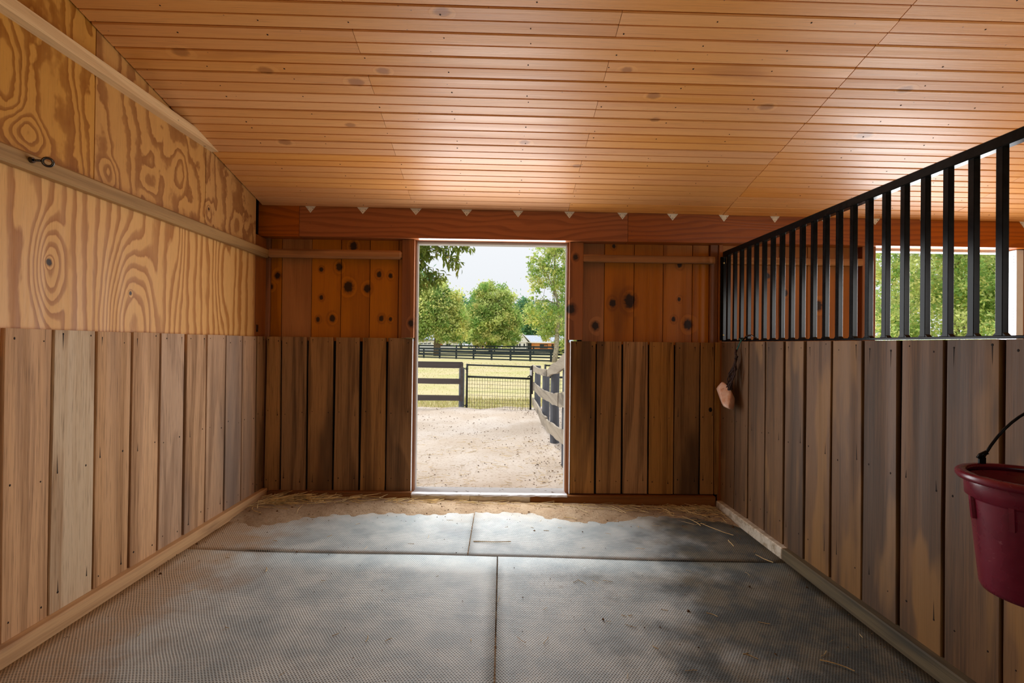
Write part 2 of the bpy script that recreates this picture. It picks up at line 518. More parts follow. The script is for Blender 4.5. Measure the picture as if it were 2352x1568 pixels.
M_screw = plain('brass_screw', srgb(180, 160, 110), .4, .5, .8)
M_chrome = plain('dark_plated_steel', srgb(92, 86, 82), .18, .5, 1.0, var=.2, scale=60)
M_teal = plain('teal_cord', srgb(58, 112, 104), .7, .2)
M_rope = plain('dark_brown_twine', srgb(66, 50, 46), .8, .2, var=.4, scale=200)
M_straw = plain('straw', srgb(206, 180, 126), .6, .3, var=.3, scale=9)
M_flake = plain('dung_crumb', srgb(104, 78, 54), .9, .1, var=.5, scale=30)
M_bark = plain('grey_bark', srgb(176, 166, 152), .85, .1, var=.3, scale=9)
M_bark2 = plain('brown_bark', srgb(120, 106, 90), .85, .1, var=.3, scale=9)


def m_stillsill():
    t = NT('chipped_white_paint')
    P = t.pos()
    n = t.noise(P, 16, 4, .65)
    n2 = t.noise(t.vm('MULTIPLY', P, (.35, 1, 1)), 45, 3, .6)
    f = t.map(t.m('ADD', t.m('MULTIPLY', n, .6), t.m('MULTIPLY', n2, .4)), .36, .41)
    c = t.mix(f, srgb(104, 88, 72), srgb(206, 206, 208))
    t.bump(f, .4, .003)
    return t.done(c, .6, .35)


M_chip = m_stillsill()


def m_cream():
    t = NT('dirty_cream_paint')
    P = t.pos()
    n = t.noise(t.vm('MULTIPLY', P, (.3, 1, 1)), 22, 4, .65)
    c = t.mix(t.map(n, .3, .62), srgb(168, 150, 122), srgb(222, 212, 192))
    return t.done(c, .65, .3)


M_cream = m_cream()


def m_mat():
    t = NT('textured_rubber_mat')
    P = t.pos()
    s = t.sep(P)
    wob = t.noise(P, 3.0, 1)
    u = t.m('DIVIDE', t.m('ADD', s[0], t.m('MULTIPLY', wob, .02)), .0128)
    v = t.m('DIVIDE', t.m('ADD', s[1], t.m('MULTIPLY', wob, .02)), .0086)
    row = t.m('FLOOR', v)
    odd = t.m('MULTIPLY', t.m('MODULO', row, 2.0), .5)
    fu = t.m('SUBTRACT', t.m('FRACT', t.m('ADD', u, odd)), .5)
    fv = t.m('SUBTRACT', t.m('FRACT', v), .5)
    d = t.m('SQRT', t.m('ADD', t.m('MULTIPLY', t.m('MULTIPLY', fu, fu), 1.1), t.m('MULTIPLY', fv, fv)))
    slot = t.map(d, .44, .16)
    big = t.noise(P, 2.1, 4, .6)
    big2 = t.noise(t.vm('ADD', P, (7, 3, 0)), 5.0, 4, .6)
    top = t.mix(t.map(big2, .3, .7), srgb(170, 181, 182), srgb(204, 210, 206))
    top = t.mix(t.m('MULTIPLY', t.map(big, .52, .66), .4), top, srgb(126, 140, 146))
    # sandy dust along the left wall and near the door, brown soiling with shade painted in on the right half
    xl = t.m('ADD', s[0], t.m('MULTIPLY', t.m('SUBTRACT', big2, .5), .9))
    top = t.mix(t.map(xl, -1.25, -1.75, 0, .75), top, srgb(198, 164, 122))
    yr = t.m('ADD', s[1], t.m('MULTIPLY', t.m('SUBTRACT', big, .5), 1.0))
    top = t.mix(t.map(yr, 3.3, 3.75, 0, .5), top, srgb(205, 182, 150))
    soil_shade = t.m('ADD', s[0], t.m('ADD', t.m('MULTIPLY', t.m('SUBTRACT', big, .5), 2.2), t.m('MULTIPLY', t.m('SUBTRACT', s[1], 2.4), -.28)))
    sf = t.map(soil_shade, .55, 1.25)
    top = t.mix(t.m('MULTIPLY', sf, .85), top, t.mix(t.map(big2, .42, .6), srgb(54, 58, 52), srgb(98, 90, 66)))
    spot = t.voro(t.vm('ADD', P, (0, t.m('MULTIPLY', 0, 1), 0)) if False else P, 2.3)
    top = t.mix(t.map(spot, .07, .035, 0, .6), top, srgb(120, 96, 66))
    col = t.mix(t.m('MULTIPLY', slot, .86), top, srgb(40, 42, 44))
    t.bump(t.m('MULTIPLY', slot, -1.0), .5, .003)
    return t.done(col, t.map(sf, 0, 1, .62, .75), .35)


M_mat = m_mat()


def m_ground(name, a, b, c, s1, s2, rough=.95):
    t = NT(name)
    P = t.pos()
    n1 = t.noise(P, s1, 4, .6)
    n2 = t.noise(P, s2, 5, .7)
    col = t.mix(t.map(n1, .35, .65), a, b)
    col = t.mix(t.map(n2, .52, .68, 0, .75), col, c)
    t.bump(n2, .5, .02)
    return t.done(col, rough, .1)


M_sand = m_ground('pale_paddock_sand', srgb(218, 206, 195), srgb(206, 190, 174), srgb(164, 138, 112), 1.1, 34)
M_drift = m_ground('sand_spilled_indoors', srgb(172, 150, 122), srgb(156, 132, 104), srgb(122, 98, 74), 5, 60)
M_lawn = m_ground('dry_lawn', srgb(204, 190, 150), srgb(188, 184, 128), srgb(212, 198, 164), .35, 7)
M_floor = m_ground('packed_dirt_floor', srgb(120, 98, 74), srgb(92, 74, 56), srgb(60, 48, 36), 2, 30)
M_roof = plain('grey_blue_shingles', srgb(178, 186, 200), .8, .2, var=.1, scale=3)
M_hwhite = plain('white_house_siding', srgb(240, 238, 238), .6, .3, var=.03)
M_brick = m_ground('orange_brick', srgb(232, 160, 106), srgb(220, 140, 86), srgb(240, 186, 140), 1.2, 6, .85)
M_glassd = plain('dark_window_glass', srgb(34, 40, 46), .15, .6)
M_eave = plain('dark_eave', srgb(92, 98, 104), .7, .2)
M_shut = plain('brown_shutter', srgb(178, 116, 76), .7, .2)
M_sid = plain('white_vinyl_jamb', srgb(232, 236, 242), .5, .3, var=.03)


def m_leaf(name, trans=.52):
    t = NT(name)
    a = t.n('ShaderNodeAttribute'); a.attribute_name = 'tint'
    t.t.nodes.remove(t.bsdf)
    d = t.n('ShaderNodeBsdfDiffuse'); tr = t.n('ShaderNodeBsdfTranslucent'); mx = t.n('ShaderNodeMixShader')
    t.put(d.inputs[0], a.outputs['Color']); t.put(tr.inputs[0], a.outputs['Color'])
    mx.inputs[0].default_value = trans
    t.t.links.new(d.outputs[0], mx.inputs[1]); t.t.links.new(tr.outputs[0], mx.inputs[2])
    t.t.links.new(mx.outputs[0], t.out.inputs[0])
    return t.mat


M_leaf = m_leaf('leaf_green')


def m_bucket():
    t = NT('burgundy_plastic')
    P = t.pos()
    n = t.noise(P, 9, 4, .6)
    sc = t.noise(t.vm('MULTIPLY', P, (1, 1, 3)), 40, 3, .7, 1.5)
    c = t.mix(t.map(n, .3, .7), srgb(104, 16, 40), srgb(124, 26, 50))
    c = t.mix(t.map(sc, .66, .72, 0, .45), c, srgb(176, 110, 116))
    return t.done(c, t.map(n, .3, .7, .2, .32), .6)


M_bucket = m_bucket()


def m_salt():
    t = NT('pink_salt_rock')
    P = t.pos()
    n = t.noise(P, 14, 4, .6)
    c = t.mix(t.map(n, .3, .7), srgb(246, 216, 196), srgb(224, 164, 126))
    c = t.mix(t.map(t.noise(P, 40, 3), .6, .75, 0, .6), c, srgb(170, 96, 60))
    t.put(t.bsdf.inputs['Subsurface Weight'], .15)
    t.bump(n, .3, .01)
    return t.done(c, .4, .5)


M_salt = m_salt()

# ------------------------------------------------------------------ dimensions
AL, AR, D = -1.893, 1.773, 3.882
WT = 1.31                                   # top of the plank wainscot
XE = 5.6                                    # far side of the next stall
YB = -1.6                                   # open aisle side behind the camera


def ceil_z(x, y): return 2.327 - .0045 * x + .238 * (3.85 - y)


def floor_z(x): return -.0205 * x


# ------------------------------------------------------------------ structure: ground, floor, walls, ceiling
g = MB()
nx = 12
g.add([(-260, -60, -.06), (260, -60, -.06), (260, 320, -.5), (-260, 320, -.5), (-260, 45, -.05), (260, 45, -.05)],
      [(0, 1, 5, 4), (4, 5, 2, 3)])
tag(g.build('ground', M_lawn), kind='structure')

rs = np.random.RandomState(3)
# sandy paddock run, its far edge ragged where the lawn begins
xs = np.linspace(-7, 6.2, 133); ys_ = np.linspace(3.98, 9.75, 90)
V, F = [], []
for j, y in enumerate(ys_):
    for i, x in enumerate(xs):
        yy = y + (0.22 * math.sin(x * 2.1) + .12 * math.sin(x * 5.3 + 1)) * (j / 89) ** 3
        z = .012 * math.sin(x * 3.1 + y * 1.7) + .010 * math.sin(x * 7.3 - y * 5.1) + rs.uniform(-.006, .006)
        V.append((x, yy, z - (.06 if j == 89 else 0)))
for j in range(89):
    for i in range(132):
        a = j * 133 + i
        F.append((a, a + 1, a + 134, a + 133))
o = MB().add(V, F).build('ground', M_sand, smooth=True)
tag(o, kind='structure')

f = MB()
f.add([(-2.0, YB, .004), (XE, YB, -.15), (XE, 3.84, -.15), (-2.0, 3.84, .004)], [(0, 1, 2, 3)])
FLOOR = tag(f.build('floor', M_floor), kind='structure')


def nails(mb, pts, nrm, mi=1, r=.0042):
    for p in pts:
        mb.disc(p, nrm, r * random.uniform(.8, 1.4), 6, mi, .0008, squash=random.uniform(.6, 1.0))


def plank(name, parent, mats, axis, face, e0, e1, z0, z1, th, out, nail_z=(), jit=.0025, bow=.0, bev=.0025, seg=7):
    """vertical board; axis 'y' = lies in a wall of constant x, 'x' = in a wall of constant y; out = +-1 the side it faces"""
    mb = MB()
    ph = random.uniform(0, 6)
    d = random.uniform(-.003, .003)
    rows = []
    e0 += .0015; e1 -= .0015
    for k in range(seg + 1):
        t = k / seg
        z = z0 + (z1 - z0) * t
        a = e0 + jit * math.sin(ph + 3.1 * t) + random.uniform(-.0007, .0007)
        b = e1 + jit * math.sin(ph * 1.7 + 2.6 * t) + random.uniform(-.0007, .0007)
        fo = face + out * d
        bk = face - out * th
        prof = [(a, bk), (a, fo - out * bev), (a + bev, fo), (b - bev, fo), (b, fo - out * bev), (b, bk)]
        for (e, q) in prof:
            rows.append((q, e, z) if axis == 'y' else (e, q, z))
    fl = []
    for k in range(seg):
        for i in range(5):
            q = (k * 6 + i, k * 6 + i + 1, k * 6 + 7 + i, k * 6 + 6 + i)
            fl.append(q)
    fl.append(tuple(range(6))); fl.append(tuple(seg * 6 + i for i in range(6)))
    mb.add(rows, fl)
    w = e1 - e0
    for z in nail_z:
        for q in (.17, .83):
            e = e0 + w * (q + random.uniform(-.05, .05)); zz = z + random.uniform(-.02, .02)
            p = (face + out * (d + .0004), e, zz) if axis == 'y' else (e, face + out * (d + .0004), zz)
            nails(mb, [p], (out, 0, 0) if axis == 'y' else (0, out, 0))
            if random.random() < .35:                      # split running from the nail
                L = random.uniform(.03, .1); s = 1 if z > .7 else -1
                q0 = face + out * (d + .0005)
                tri = [(e - .0022, zz), (e + .0022, zz), (e + random.uniform(-.002, .002), zz + s * L * -1)]
                mb.add([((q0, a, b) if axis == 'y' else (a, q0, b)) for a, b in tri], [(0, 1, 2)], 1)
    return mb.build(name, mats, parent)


def box_struct(name, x0, x1, y0, y1, z0, z1, mat, bev=.006, parent=None):
    mb = MB(); mb.box(x0, x1, y0, y1, z0, z1, bev=bev)
    o = mb.build(name, mat, parent)
    if parent is None: o['kind'] = 'structure'
    return o


NZ = (1.275, .70, .17)
# ---- left wall: backing, plywood sheets, oak planks
mb = MB(); mb.box(-2.02, -1.935, YB, 4.0, -.05, 3.75)
WL = tag(mb.build('wall_left', M_gap), kind='structure')
PLYF = -1.911


def ply(y0, y1, z0, z1, top=None):
    mb = MB()
    zt0 = z1 if top is None else ceil_z(PLYF, y0) + .03
    zt1 = z1 if top is None else ceil_z(PLYF, y1) + .03
    b = .0015
    v = [(-1.93, y0, z0), (-1.93, y1, z0), (-1.93, y1, zt1), (-1.93, y0, zt0),
         (PLYF, y0 + b, z0), (PLYF, y1 - b, z0), (PLYF, y1 - b, zt1), (PLYF, y0 + b, zt0)]
    mb.add(v, [(4, 5, 6, 7), (0, 1, 5, 4), (1, 2, 6, 5), (2, 3, 7, 6), (3, 0, 4, 7)])
    return mb.build('plywood_sheet', M_plyU if top else M_ply, WL)


for (a, b) in ((YB, .0), (.002, 1.218), (1.22, 2.269), (2.271, 3.103), (3.105, 3.735)): ply(a, b, 1.975, 0, True)
for (a, b) in ((YB, .618), (.62, 3.735)): ply(a, b, 1.2, 1.973)
PL = [(1.868, 2.061), (2.066, 2.275), (2.284, 2.489), (2.496, 2.688), (2.704, 2.902), (2.921, 3.113), (3.126, 3.326), (3.340, 3.541), (3.546, 3.739), (3.750, 3.868)]
y = 1.855
while y > YB + .2:
    PL.append((y - .195, y - .006)); y -= .205
for i, (a, b) in enumerate(PL):
    plank('plank', WL, [M_oakpale if i == 1 else M_oakB if i == 9 else M_oakL, M_nail], 'y', AL, a, b, .06, WT - .001 * (i % 3), .022, 1, NZ)
mb = MB(); mb.box(-1.99, PLYF, 3.738, 3.95, 1.2, 2.10, bev=.003); mb.build('corner_post', M_jamb, WL)
mb = MB(); mb.box(PLYF - .001, PLYF + .003, 3.758, 3.790, 1.345, 1.40, bev=.001)
nails(mb, [(PLYF + .0032, 3.774, 1.36), (PLYF + .0032, 3.774, 1.385)], (1, 0, 0)); mb.build('latch_plate', [M_chrome, M_nail], WL)
# ---- far wall
mb = MB()
mb.box(-2.0, -.80, 3.955, 4.0, -.1, 2.5); mb.box(.62, 2.95, 3.955, 4.0, -.1, 2.5); mb.box(4.33, XE, 3.955, 4.0, -.1, 2.5)
mb.box(-.80, .62, 3.955, 4.0, 2.11, 2.5); mb.box(2.95, 4.33, 3.955, 4.0, 2.11, 2.5)
mb.box(-1.9, -.74, 3.905, 3.93, -.1, 1.28); mb.box(.57, 1.78, 3.905, 3.93, -.1, 1.28)
WB = tag(mb.build('wall_back', M_gapR), kind='structure')
for (a, b) in ((-1.888, -1.775), (-1.763, -1.566), (-1.552, -1.356), (-1.341, -1.146), (-1.128, -.934), (-.920, -.725)):
    plank('plank', WB, [M_oakB, M_nail], 'x', D, a, b, .078, WT, .022, -1, NZ)
for (a, b) in ((.557, .759), (.770, .972), (.986, 1.189), (1.199, 1.399), (1.410, 1.609), (1.620, 1.731)):
    plank('plank', WB, [M_oakB, M_nail], 'x', D, a, b, .07, WT - .008, .022, -1, NZ)
plank('corner_board', WB, [M_oakB, M_nail], 'x', D - .012, 1.735, 1.772, .07, WT - .004, .03, -1, ())
for (a, b) in ((-1.881, -1.797), (-1.795, -1.557), (-1.555, -1.319), (-1.317, -1.086), (-1.084, -.853), (-.851, -.815)):
    plank('pine_board', WB, [M_pine, M_nail], 'x', 3.93, a, b, 1.2, 2.3, .02, -1, (), jit=.0004, bev=.0012)
for (a, b) in ((.65, .832), (.834, 1.077), (1.079, 1.319), (1.321, 1.561), (1.563, 1.70)):
    plank('pine_board', WB, [M_pine, M_nail], 'x', 3.93, a, b, 1.2, 2.3, .02, -1, (), jit=.0004, bev=.0012)
for (a, b) in ((1.80, 2.04), (2.042, 2.282), (2.284, 2.524), (2.526, 2.766), (2.768, 2.95)):
    plank('pine_board', WB, [M_pine, M_nail], 'x', 3.93, a, b, -.1, 2.3, .02, -1, (), jit=.0004, bev=.0012)
for (a, b) in ((4.42, 4.66), (4.662, 4.9), (4.902, 5.14), (5.142, 5.38), (5.382, 5.6)):
    plank('pine_board', WB, [M_pine, M_nail], 'x', 3.93, a, b, -.1, 2.3, .02, -1, (), jit=.0004, bev=.0012)
mb = MB(); mb.disc((1.70, D - .0035, .757), (0, -1, 0), .019, 12, 0, .0012, squash=.75); mb.build('knot_hole', M_nail, WB)
box_struct('lit_edge_strip', -.7255, -.7205, 3.876, 3.906, .078, WT - .004, M_white, .001, WB)  # added white strips paint the daylight on the plank ends
box_struct('lit_edge_strip', .5515, .5565, 3.876, 3.906, .066, WT - .012, M_white, .001, WB)
# posts standing in the far wall
for (a, b, yf) in ((-2.0, -1.881, 3.905), (1.702, 1.765, 3.907), (1.768, 1.80, 3.895), (2.945, 3.060, 3.878), (4.30, 4.42, 3.878)):
    mb = MB(); mb.box(a, b, yf, 3.955, -.1, 2.2, bev=.003); mb.build('stud', M_jamb, WB)

# ---- lintel: plywood-faced beam in sections with gusset plates under the rafters
BEAM = tag(empty('trim_1', (0, 3.85, 2.1)), kind='structure')
for i, (a, b) in enumerate(((-1.975, -1.618), (-1.615, .994), (.997, 3.38), (3.383, XE))):
    mb = MB()
    za, zb = ceil_z(a, 3.82) + .03, ceil_z(b, 3.82) + .03
    v = []
    for (x, zt) in ((a, za), (b, zb)):
        v += [(x, 3.822, 2.104), (x, 3.95, 2.104), (x, 3.95, zt), (x, 3.822, zt)]
    mb.add(v, [(0, 4, 5, 1), (1, 5, 6, 2), (2, 6, 7, 3), (3, 7, 4, 0), (0, 1, 2, 3), (4, 7, 6, 5)])
    mb.build('beam_section', M_beam, BEAM)
for x in (-1.529, -1.118, -.699, -.296, .113, .524, .95, 1.354, 1.77, 2.184, 2.593, 3.004, 3.415, 3.826, 4.237, 4.65, 5.06):
    mb = MB()
    zt = ceil_z(x, 3.82) + .012
    w, h, yf = .05, .062, 3.8195
    w += random.uniform(-.004, .004)
    v = [(x - w, yf, zt), (x + w, yf, zt), (x, yf, zt - h)]
    v += [(p[0], yf + .003, p[2]) for p in v]
    mb.add(v, [(0, 2, 1), (0, 1, 4, 3), (1, 2, 5, 4), (2, 0, 3, 5)])
    nails(mb, [(x, yf - .0004, zt - h * .72), (x - .02, yf - .0004, zt - h * .42), (x + .02, yf - .0004, zt - h * .42)], (0, -1, 0), r=.003)
    mb.build('gusset_plate', [M_zinc, M_nail], BEAM)

# ---- rails and cleat
box_struct('trim_2', -1.912, -1.866, YB, 3.855, 1.934, 2.003, M_rail, .008)
mb = MB()          # pale 2x4 cleat, its far end cut to the slope of the ceiling
x0, x1, zb_, zt_ = -1.912, -1.862, 2.50, 2.557
yb = 3.85 - (zb_ - 2.3355) / .238; yt = 3.85 - (zt_ - 2.3355) / .238
v = [(x0, YB, zb_), (x1, YB, zb_), (x1, YB, zt_), (x0, YB, zt_), (x0, yb, zb_), (x1, yb, zb_), (x1, yt, zt_), (x0, yt, zt_)]
mb.add(v, [(0, 1, 2, 3), (0, 4, 5, 1), (1, 5, 6, 2), (2, 6, 7, 3), (3, 7, 4, 0), (4, 7, 6, 5)])
tag(mb.build('trim_3', M_lumber), kind='structure')
box_struct('trim_4', -1.885, -.815, 3.852, 3.912, 1.944, 2.012, M_railb, .016)
box_struct('trim_5', .645, 1.724, 3.862, 3.912, 1.946, 2.004, M_railb, .006)
box_struct('trim_6', 1.80, 2.945, 3.862, 3.912, 1.946, 2.004, M_railb, .006)
box_struct('baseboard_left', -1.912, -1.853, YB, 3.865, .0, .107, M_baseL, .006)
BBK = tag(empty('baseboard_back', (0, 3.87, 0)), kind='structure')
box_struct('sill_board', -1.85, -.712, 3.842, 3.95, -.04, .084, M_baseB, .005, BBK)
box_struct('sill_board', .235, 1.735, 3.842, 3.95, -.06, .062, M_baseB, .005, BBK)
mb = MB()           # bottom board of the partition, painted white for its first stretch
mb.box(1.733, 1.79, 2.93, 3.84, -.08, .034, 1, .006)
mb.box(1.733, 1.79, YB, 2.93, -.08, .036, 0, .006)
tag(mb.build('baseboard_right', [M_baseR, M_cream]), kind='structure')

# ---- partition wall on the right (planks under the bar grille)
mb = MB(); mb.box(1.796, 1.815, YB, 3.87, -.1, 1.29)
WR = tag(mb.build('wall_right', M_gapR), kind='structure')
PR = [(3.633, 3.856), (3.432, 3.623), (3.210, 3.416), (2.989, 3.194), (2.782, 2.971), (2.557, 2.768), (2.331, 2.541), (2.122, 2.325), (1.896, 2.099), (1.674, 1.884), (1.452, 1.659)]
y = 1.44
while y > YB + .2:
    PR.append((y - .2, y)); y -= .212
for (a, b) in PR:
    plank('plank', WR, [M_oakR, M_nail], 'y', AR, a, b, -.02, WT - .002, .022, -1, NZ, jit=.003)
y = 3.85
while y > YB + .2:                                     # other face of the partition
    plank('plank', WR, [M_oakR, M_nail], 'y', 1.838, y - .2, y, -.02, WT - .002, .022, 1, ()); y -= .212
mb = MB(); mb.box(XE, XE + .08, YB, 4.0, -.2, 3.7)
tag(mb.build('wall_right', M_ply), kind='structure')

# ---- aisle side behind the camera: a board front with an open stall gate on each side
mb = MB()
for (a, b, z0, z1) in ((-2.0, -.7, -.2, 3.75), (.9, 2.85, -.2, 3.75), (5.35, XE + .05, -.2, 3.75), (-.7, .9, 2.15, 3.75), (2.85, 5.35, 2.15, 3.75)):
    mb.box(a, b, YB - .1, YB - .05, z0, z1)
tag(mb.build('wall_front', M_oakB), kind='structure')

# ---- ceiling: dark deck and tongue-and-groove boards
mb = MB()
v = []
for (x, y) in ((-2.1, YB - .1), (XE + .1, YB - .1), (XE + .1, 4.25), (-2.1, 4.25)):
    v.append((x, y, ceil_z(x, y) + .032))
for (x, y) in ((-2.1, YB - .1), (XE + .1, YB - .1), (XE + .1, 4.25), (-2.1, 4.25)):
    v.append((x, y, ceil_z(x, y) + .07))
mb.add(v, [(0, 1, 2, 3), (7, 6, 5, 4), (0, 4, 5, 1), (1, 5, 6, 2), (2, 6, 7, 3), (3, 7, 4, 0)])
CE = tag(mb.build('ceiling', M_gapR), kind='structure')
BW = .1326
JOI = [-1.529 + .4125 * k for k in range(18)]


def cboard(y0, x0, x1, dz):
    mb = MB()
    vj, g_ = .0042, .0024
    ya, yc = y0, y0 + BW
    ym = y0 + BW / 2
    prof = [(ya + g_, .024), (ya + g_, .004), (ya + g_ + vj, 0), (ym - vj, 0), (ym - .0024, .003), (ym - .0022, .013), (ym + .0022, .013), (ym + .0024, .003), (ym + vj, 0), (yc - g_ - vj, 0), (yc - g_, .004), (yc - g_, .024)]
    v = []
    for x in (x0, x1):
        for (y, h) in prof: v.append((x, y, ceil_z(x, y) + h + dz))
    n = len(prof)
    f = [(i, i + 1, n + i + 1, n + i) for i in range(n - 1)] + [tuple(range(n)), tuple(range(2 * n - 1, n - 1, -1))]
    mb.add(v, f)
    for j in JOI:
        if x0 + .02 < j < x1 - .02:
            y = y0 + BW * random.choice((.25, .75)) + random.uniform(-.012, .012)
            x = j + random.uniform(-.015, .015)
            mb.disc((x, y, ceil_z(x, y) + dz - .0006), (0, -.23, -.97), random.uniform(.003, .0048), 6, 1, .0008, axis=(1, 0, 0))
    return mb.build('ceiling_board', [M_ceil, M_nail], CE)


k = -28
while True:
    y0 = 2.097 + BW * k
    if y0 > 3.9: break
    if y0 > YB - .05:
        cuts = [-1.903, -.712 if k % 2 else .512, 1.752 + (0.0 if k % 2 else .004), 3.55 if k % 3 else 4.3, XE]
        for i in range(4):
            cboard(y0, cuts[i] + (.0022 if i == 2 else .0011), cuts[i + 1] - (.0022 if i == 1 else .0011), random.uniform(-.0012, .0012))
    k += 1

# ---- doors: reveals, jambs, trims
D1 = tag(empty('door_1', (-.09, 3.93, .07)), kind='structure')
for (a, b) in ((-.813, -.712), (.534, .648)):
    mb = MB(); mb.box(a, b, 3.906, 3.962, .0, 1.29, bev=.002); mb.box(a, b, 3.866, 3.962, 1.29 + .022, 2.104, bev=.004)
    mb.build('jamb', M_jamb, D1)
box_struct('jamb_lining', -.712, -.704, 3.907, 3.995, .06, 2.104, M_jamb, .001, D1)
box_struct('jamb_lining', .524, .534, 3.907, 3.995, .06, 2.104, M_jamb, .001, D1)
box_struct('jamb_trim', -.735, -.702, 3.965, 4.03, .05, 2.1, M_white, .003, D1)
box_struct('jamb_trim', .522, .555, 3.965, 4.03, .05, 2.1, M_white, .003, D1)
box_struct('head_trim', -.735, .555, 3.952, 4.03, 2.088, 2.14, M_white, .003, D1)
mb = MB()
rg = random.Random(5)
prof = [(-.712 + (1.245) * i / 30) for i in range(31)]
v = []
for x in prof:
    e = rg.uniform(-.003, .003); h = .074 - (x + .71) * .006
    v += [(x, 3.836 + e, h - .012 + rg.uniform(-.004, .004)), (x, 3.842 + e, h + rg.uniform(-.001, .001)), (x, 4.04, h - .002), (x, 4.05, h - .05)]
fcs = [(i * 4 + j, i * 4 + j + 1, i * 4 + 5 + j, i * 4 + 4 + j) for i in range(30) for j in range(3)]
mb.add(v, fcs)
mb.build('threshold_top', M_chip, D1)
mb = MB(); mb.box(-.712, -.245, 3.838, 3.94, -.03, .064, bev=.004); mb.build('threshold_face', M_cream, D1)
mb = MB(); mb.box(-.2435, .236, 3.839, 3.94, -.04, .061, bev=.004); mb.build('threshold_face', M_cream, D1)
D2 = tag(empty('door_2', (3.6, 3.93, .07)), kind='structure')
box_struct('jamb_trim', 3.03, 3.063, 3.965, 4.03, -.1, 2.1, M_white, .003, D2)
mb = MB(); mb.box(4.24, 4.30, 3.879, 4.04, -.1, 2.1, bev=.002)
for i in range(34):
    for j in range(3):
        z = 1.25 + i * .024; yy = 3.90 + j * .045
        mb.box(4.2392, 4.2401, yy, yy + .003, z, z + .013, 1)
mb.build('jamb_trim', [M_sid, M_eave], D2)
box_struct('head_trim', 3.03, 4.30, 3.952, 4.03, 2.085, 2.14, M_white, .003, D2)

# ------------------------------------------------------------------ bar grille on top of the partition
GX = 1.803
GR = empty('bar_grille', (GX, 1.5, WT), 'black steel bar grille with square top rail standing on the plank partition', 'grille')
mb = MB(); mb.box(GX - .02, GX + .02, YB + .3, 3.865, 2.0, 2.042, bev=.003); mb.build('top_rail', M_black, GR)
mb = MB(); mb.box(GX - .02, GX + .02, YB + .3, 3.872, 1.311, 1.322, bev=.002); mb.build('bottom_rail', M_black, GR)
mb = MB(); mb.box(GX - .035, GX + .012, 3.862, 3.874, 1.322, 2.0, bev=.002); pl = mb.build('end_plate', M_black, GR)
for z in (1.365, 1.95):
    mb = MB(); mb.tube([(GX - .012, 3.858, z), (GX - .012, 3.863, z)], .007, 8); mb.build('screw', M_screw, pl)
k = 0
bar_me = None
while True:
    y = 3.80 - .1051 * k
    if y < YB + .35: break
    if bar_me is None:
        mb = MB(); mb.box(GX - .0127, GX + .0127, y - .0127, y + .0127, 1.321, 2.001, bev=.0015)
        for s in (-1, 1):                                   # weld fillets at the foot
            mb.add([(GX - .011, y + s * .0125, 1.322), (GX + .011, y + s * .0125, 1.322), (GX + .011, y + s * .0125, 1.333), (GX - .011, y + s * .0125, 1.333),
                    (GX - .011, y + s * .023, 1.322), (GX + .011, y + s * .023, 1.322)], [(0, 1, 2, 3), (3, 2, 5, 4), (0, 3, 4), (1, 5, 2)])
        o = mb.build('bar', M_black, GR); bar_me = o.data
    else:
        o2 = o.copy(); COL.objects.link(o2); o2.parent = GR
        o2.location = (o.location.x, y - 1.5, o.location.z)
    k += 1

# ------------------------------------------------------------------ rubber mats, drifted sand, litter
def mat_obj(x0, x1, y0, y1, label, seed, lift=None):
    nxx, nyy = 28, 20
    V, F = [], []
    for j in range(nyy + 1):
        for i in range(nxx + 1):
            x = x0 + (x1 - x0) * i / nxx; y = y0 + (y1 - y0) * j / nyy
            z = floor_z(x) + .003 * math.sin(x * 4 + seed) * math.sin(y * 3 + seed * 2)
            if lift: z += lift(x, y)
            V.append((x, y, z))
    n1 = nxx + 1
    for j in range(nyy):
        for i in range(nxx):
            a = j * n1 + i
            F.append((a, a + 1, a + n1 + 1, a + n1))
    per = [i for i in range(n1)] + [j * n1 + nxx for j in range(1, nyy + 1)] + [nyy * n1 + i for i in range(nxx - 1, -1, -1)] + [j * n1 for j in range(nyy - 1, 0, -1)]
    b = len(V)
    for p in per: V.append((V[p][0], V[p][1], V[p][2] - .018))
    m = len(per)
    for q in range(m): F.append((per[q], b + q, b + (q + 1) % m, per[(q + 1) % m]))
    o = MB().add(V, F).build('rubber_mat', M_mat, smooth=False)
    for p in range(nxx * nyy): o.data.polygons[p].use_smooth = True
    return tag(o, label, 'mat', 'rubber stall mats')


def curl(x, y):     # the far mats ride up along the cross seam at the left wall and lie a touch proud
    e = max(0, 1 - abs(y - 2.88) / .35)
    return .0012 + e * (.009 * math.exp(-((x + 1.45) / .22) ** 2) + .004 * math.exp(-((x - 1.4) / .4) ** 2))


mat_obj(-1.852, -.197, 2.879, 3.835, 'grey rubber mat by the doorway, left of the short far seam, under the straw corner', 1, curl)
mat_obj(-.190, 1.732, 2.879, 3.835, 'grey rubber mat by the doorway, right of the short far seam, towards the salt lick', 2, curl)
mat_obj(-1.852, -.018, YB, 2.876, 'large near rubber mat beside the plywood and oak left wall', 3)
mat_obj(-.011, 1.732, YB, 2.876, 'large near rubber mat beside the barred partition, brown soiled and shade-darkened on its right', 4)

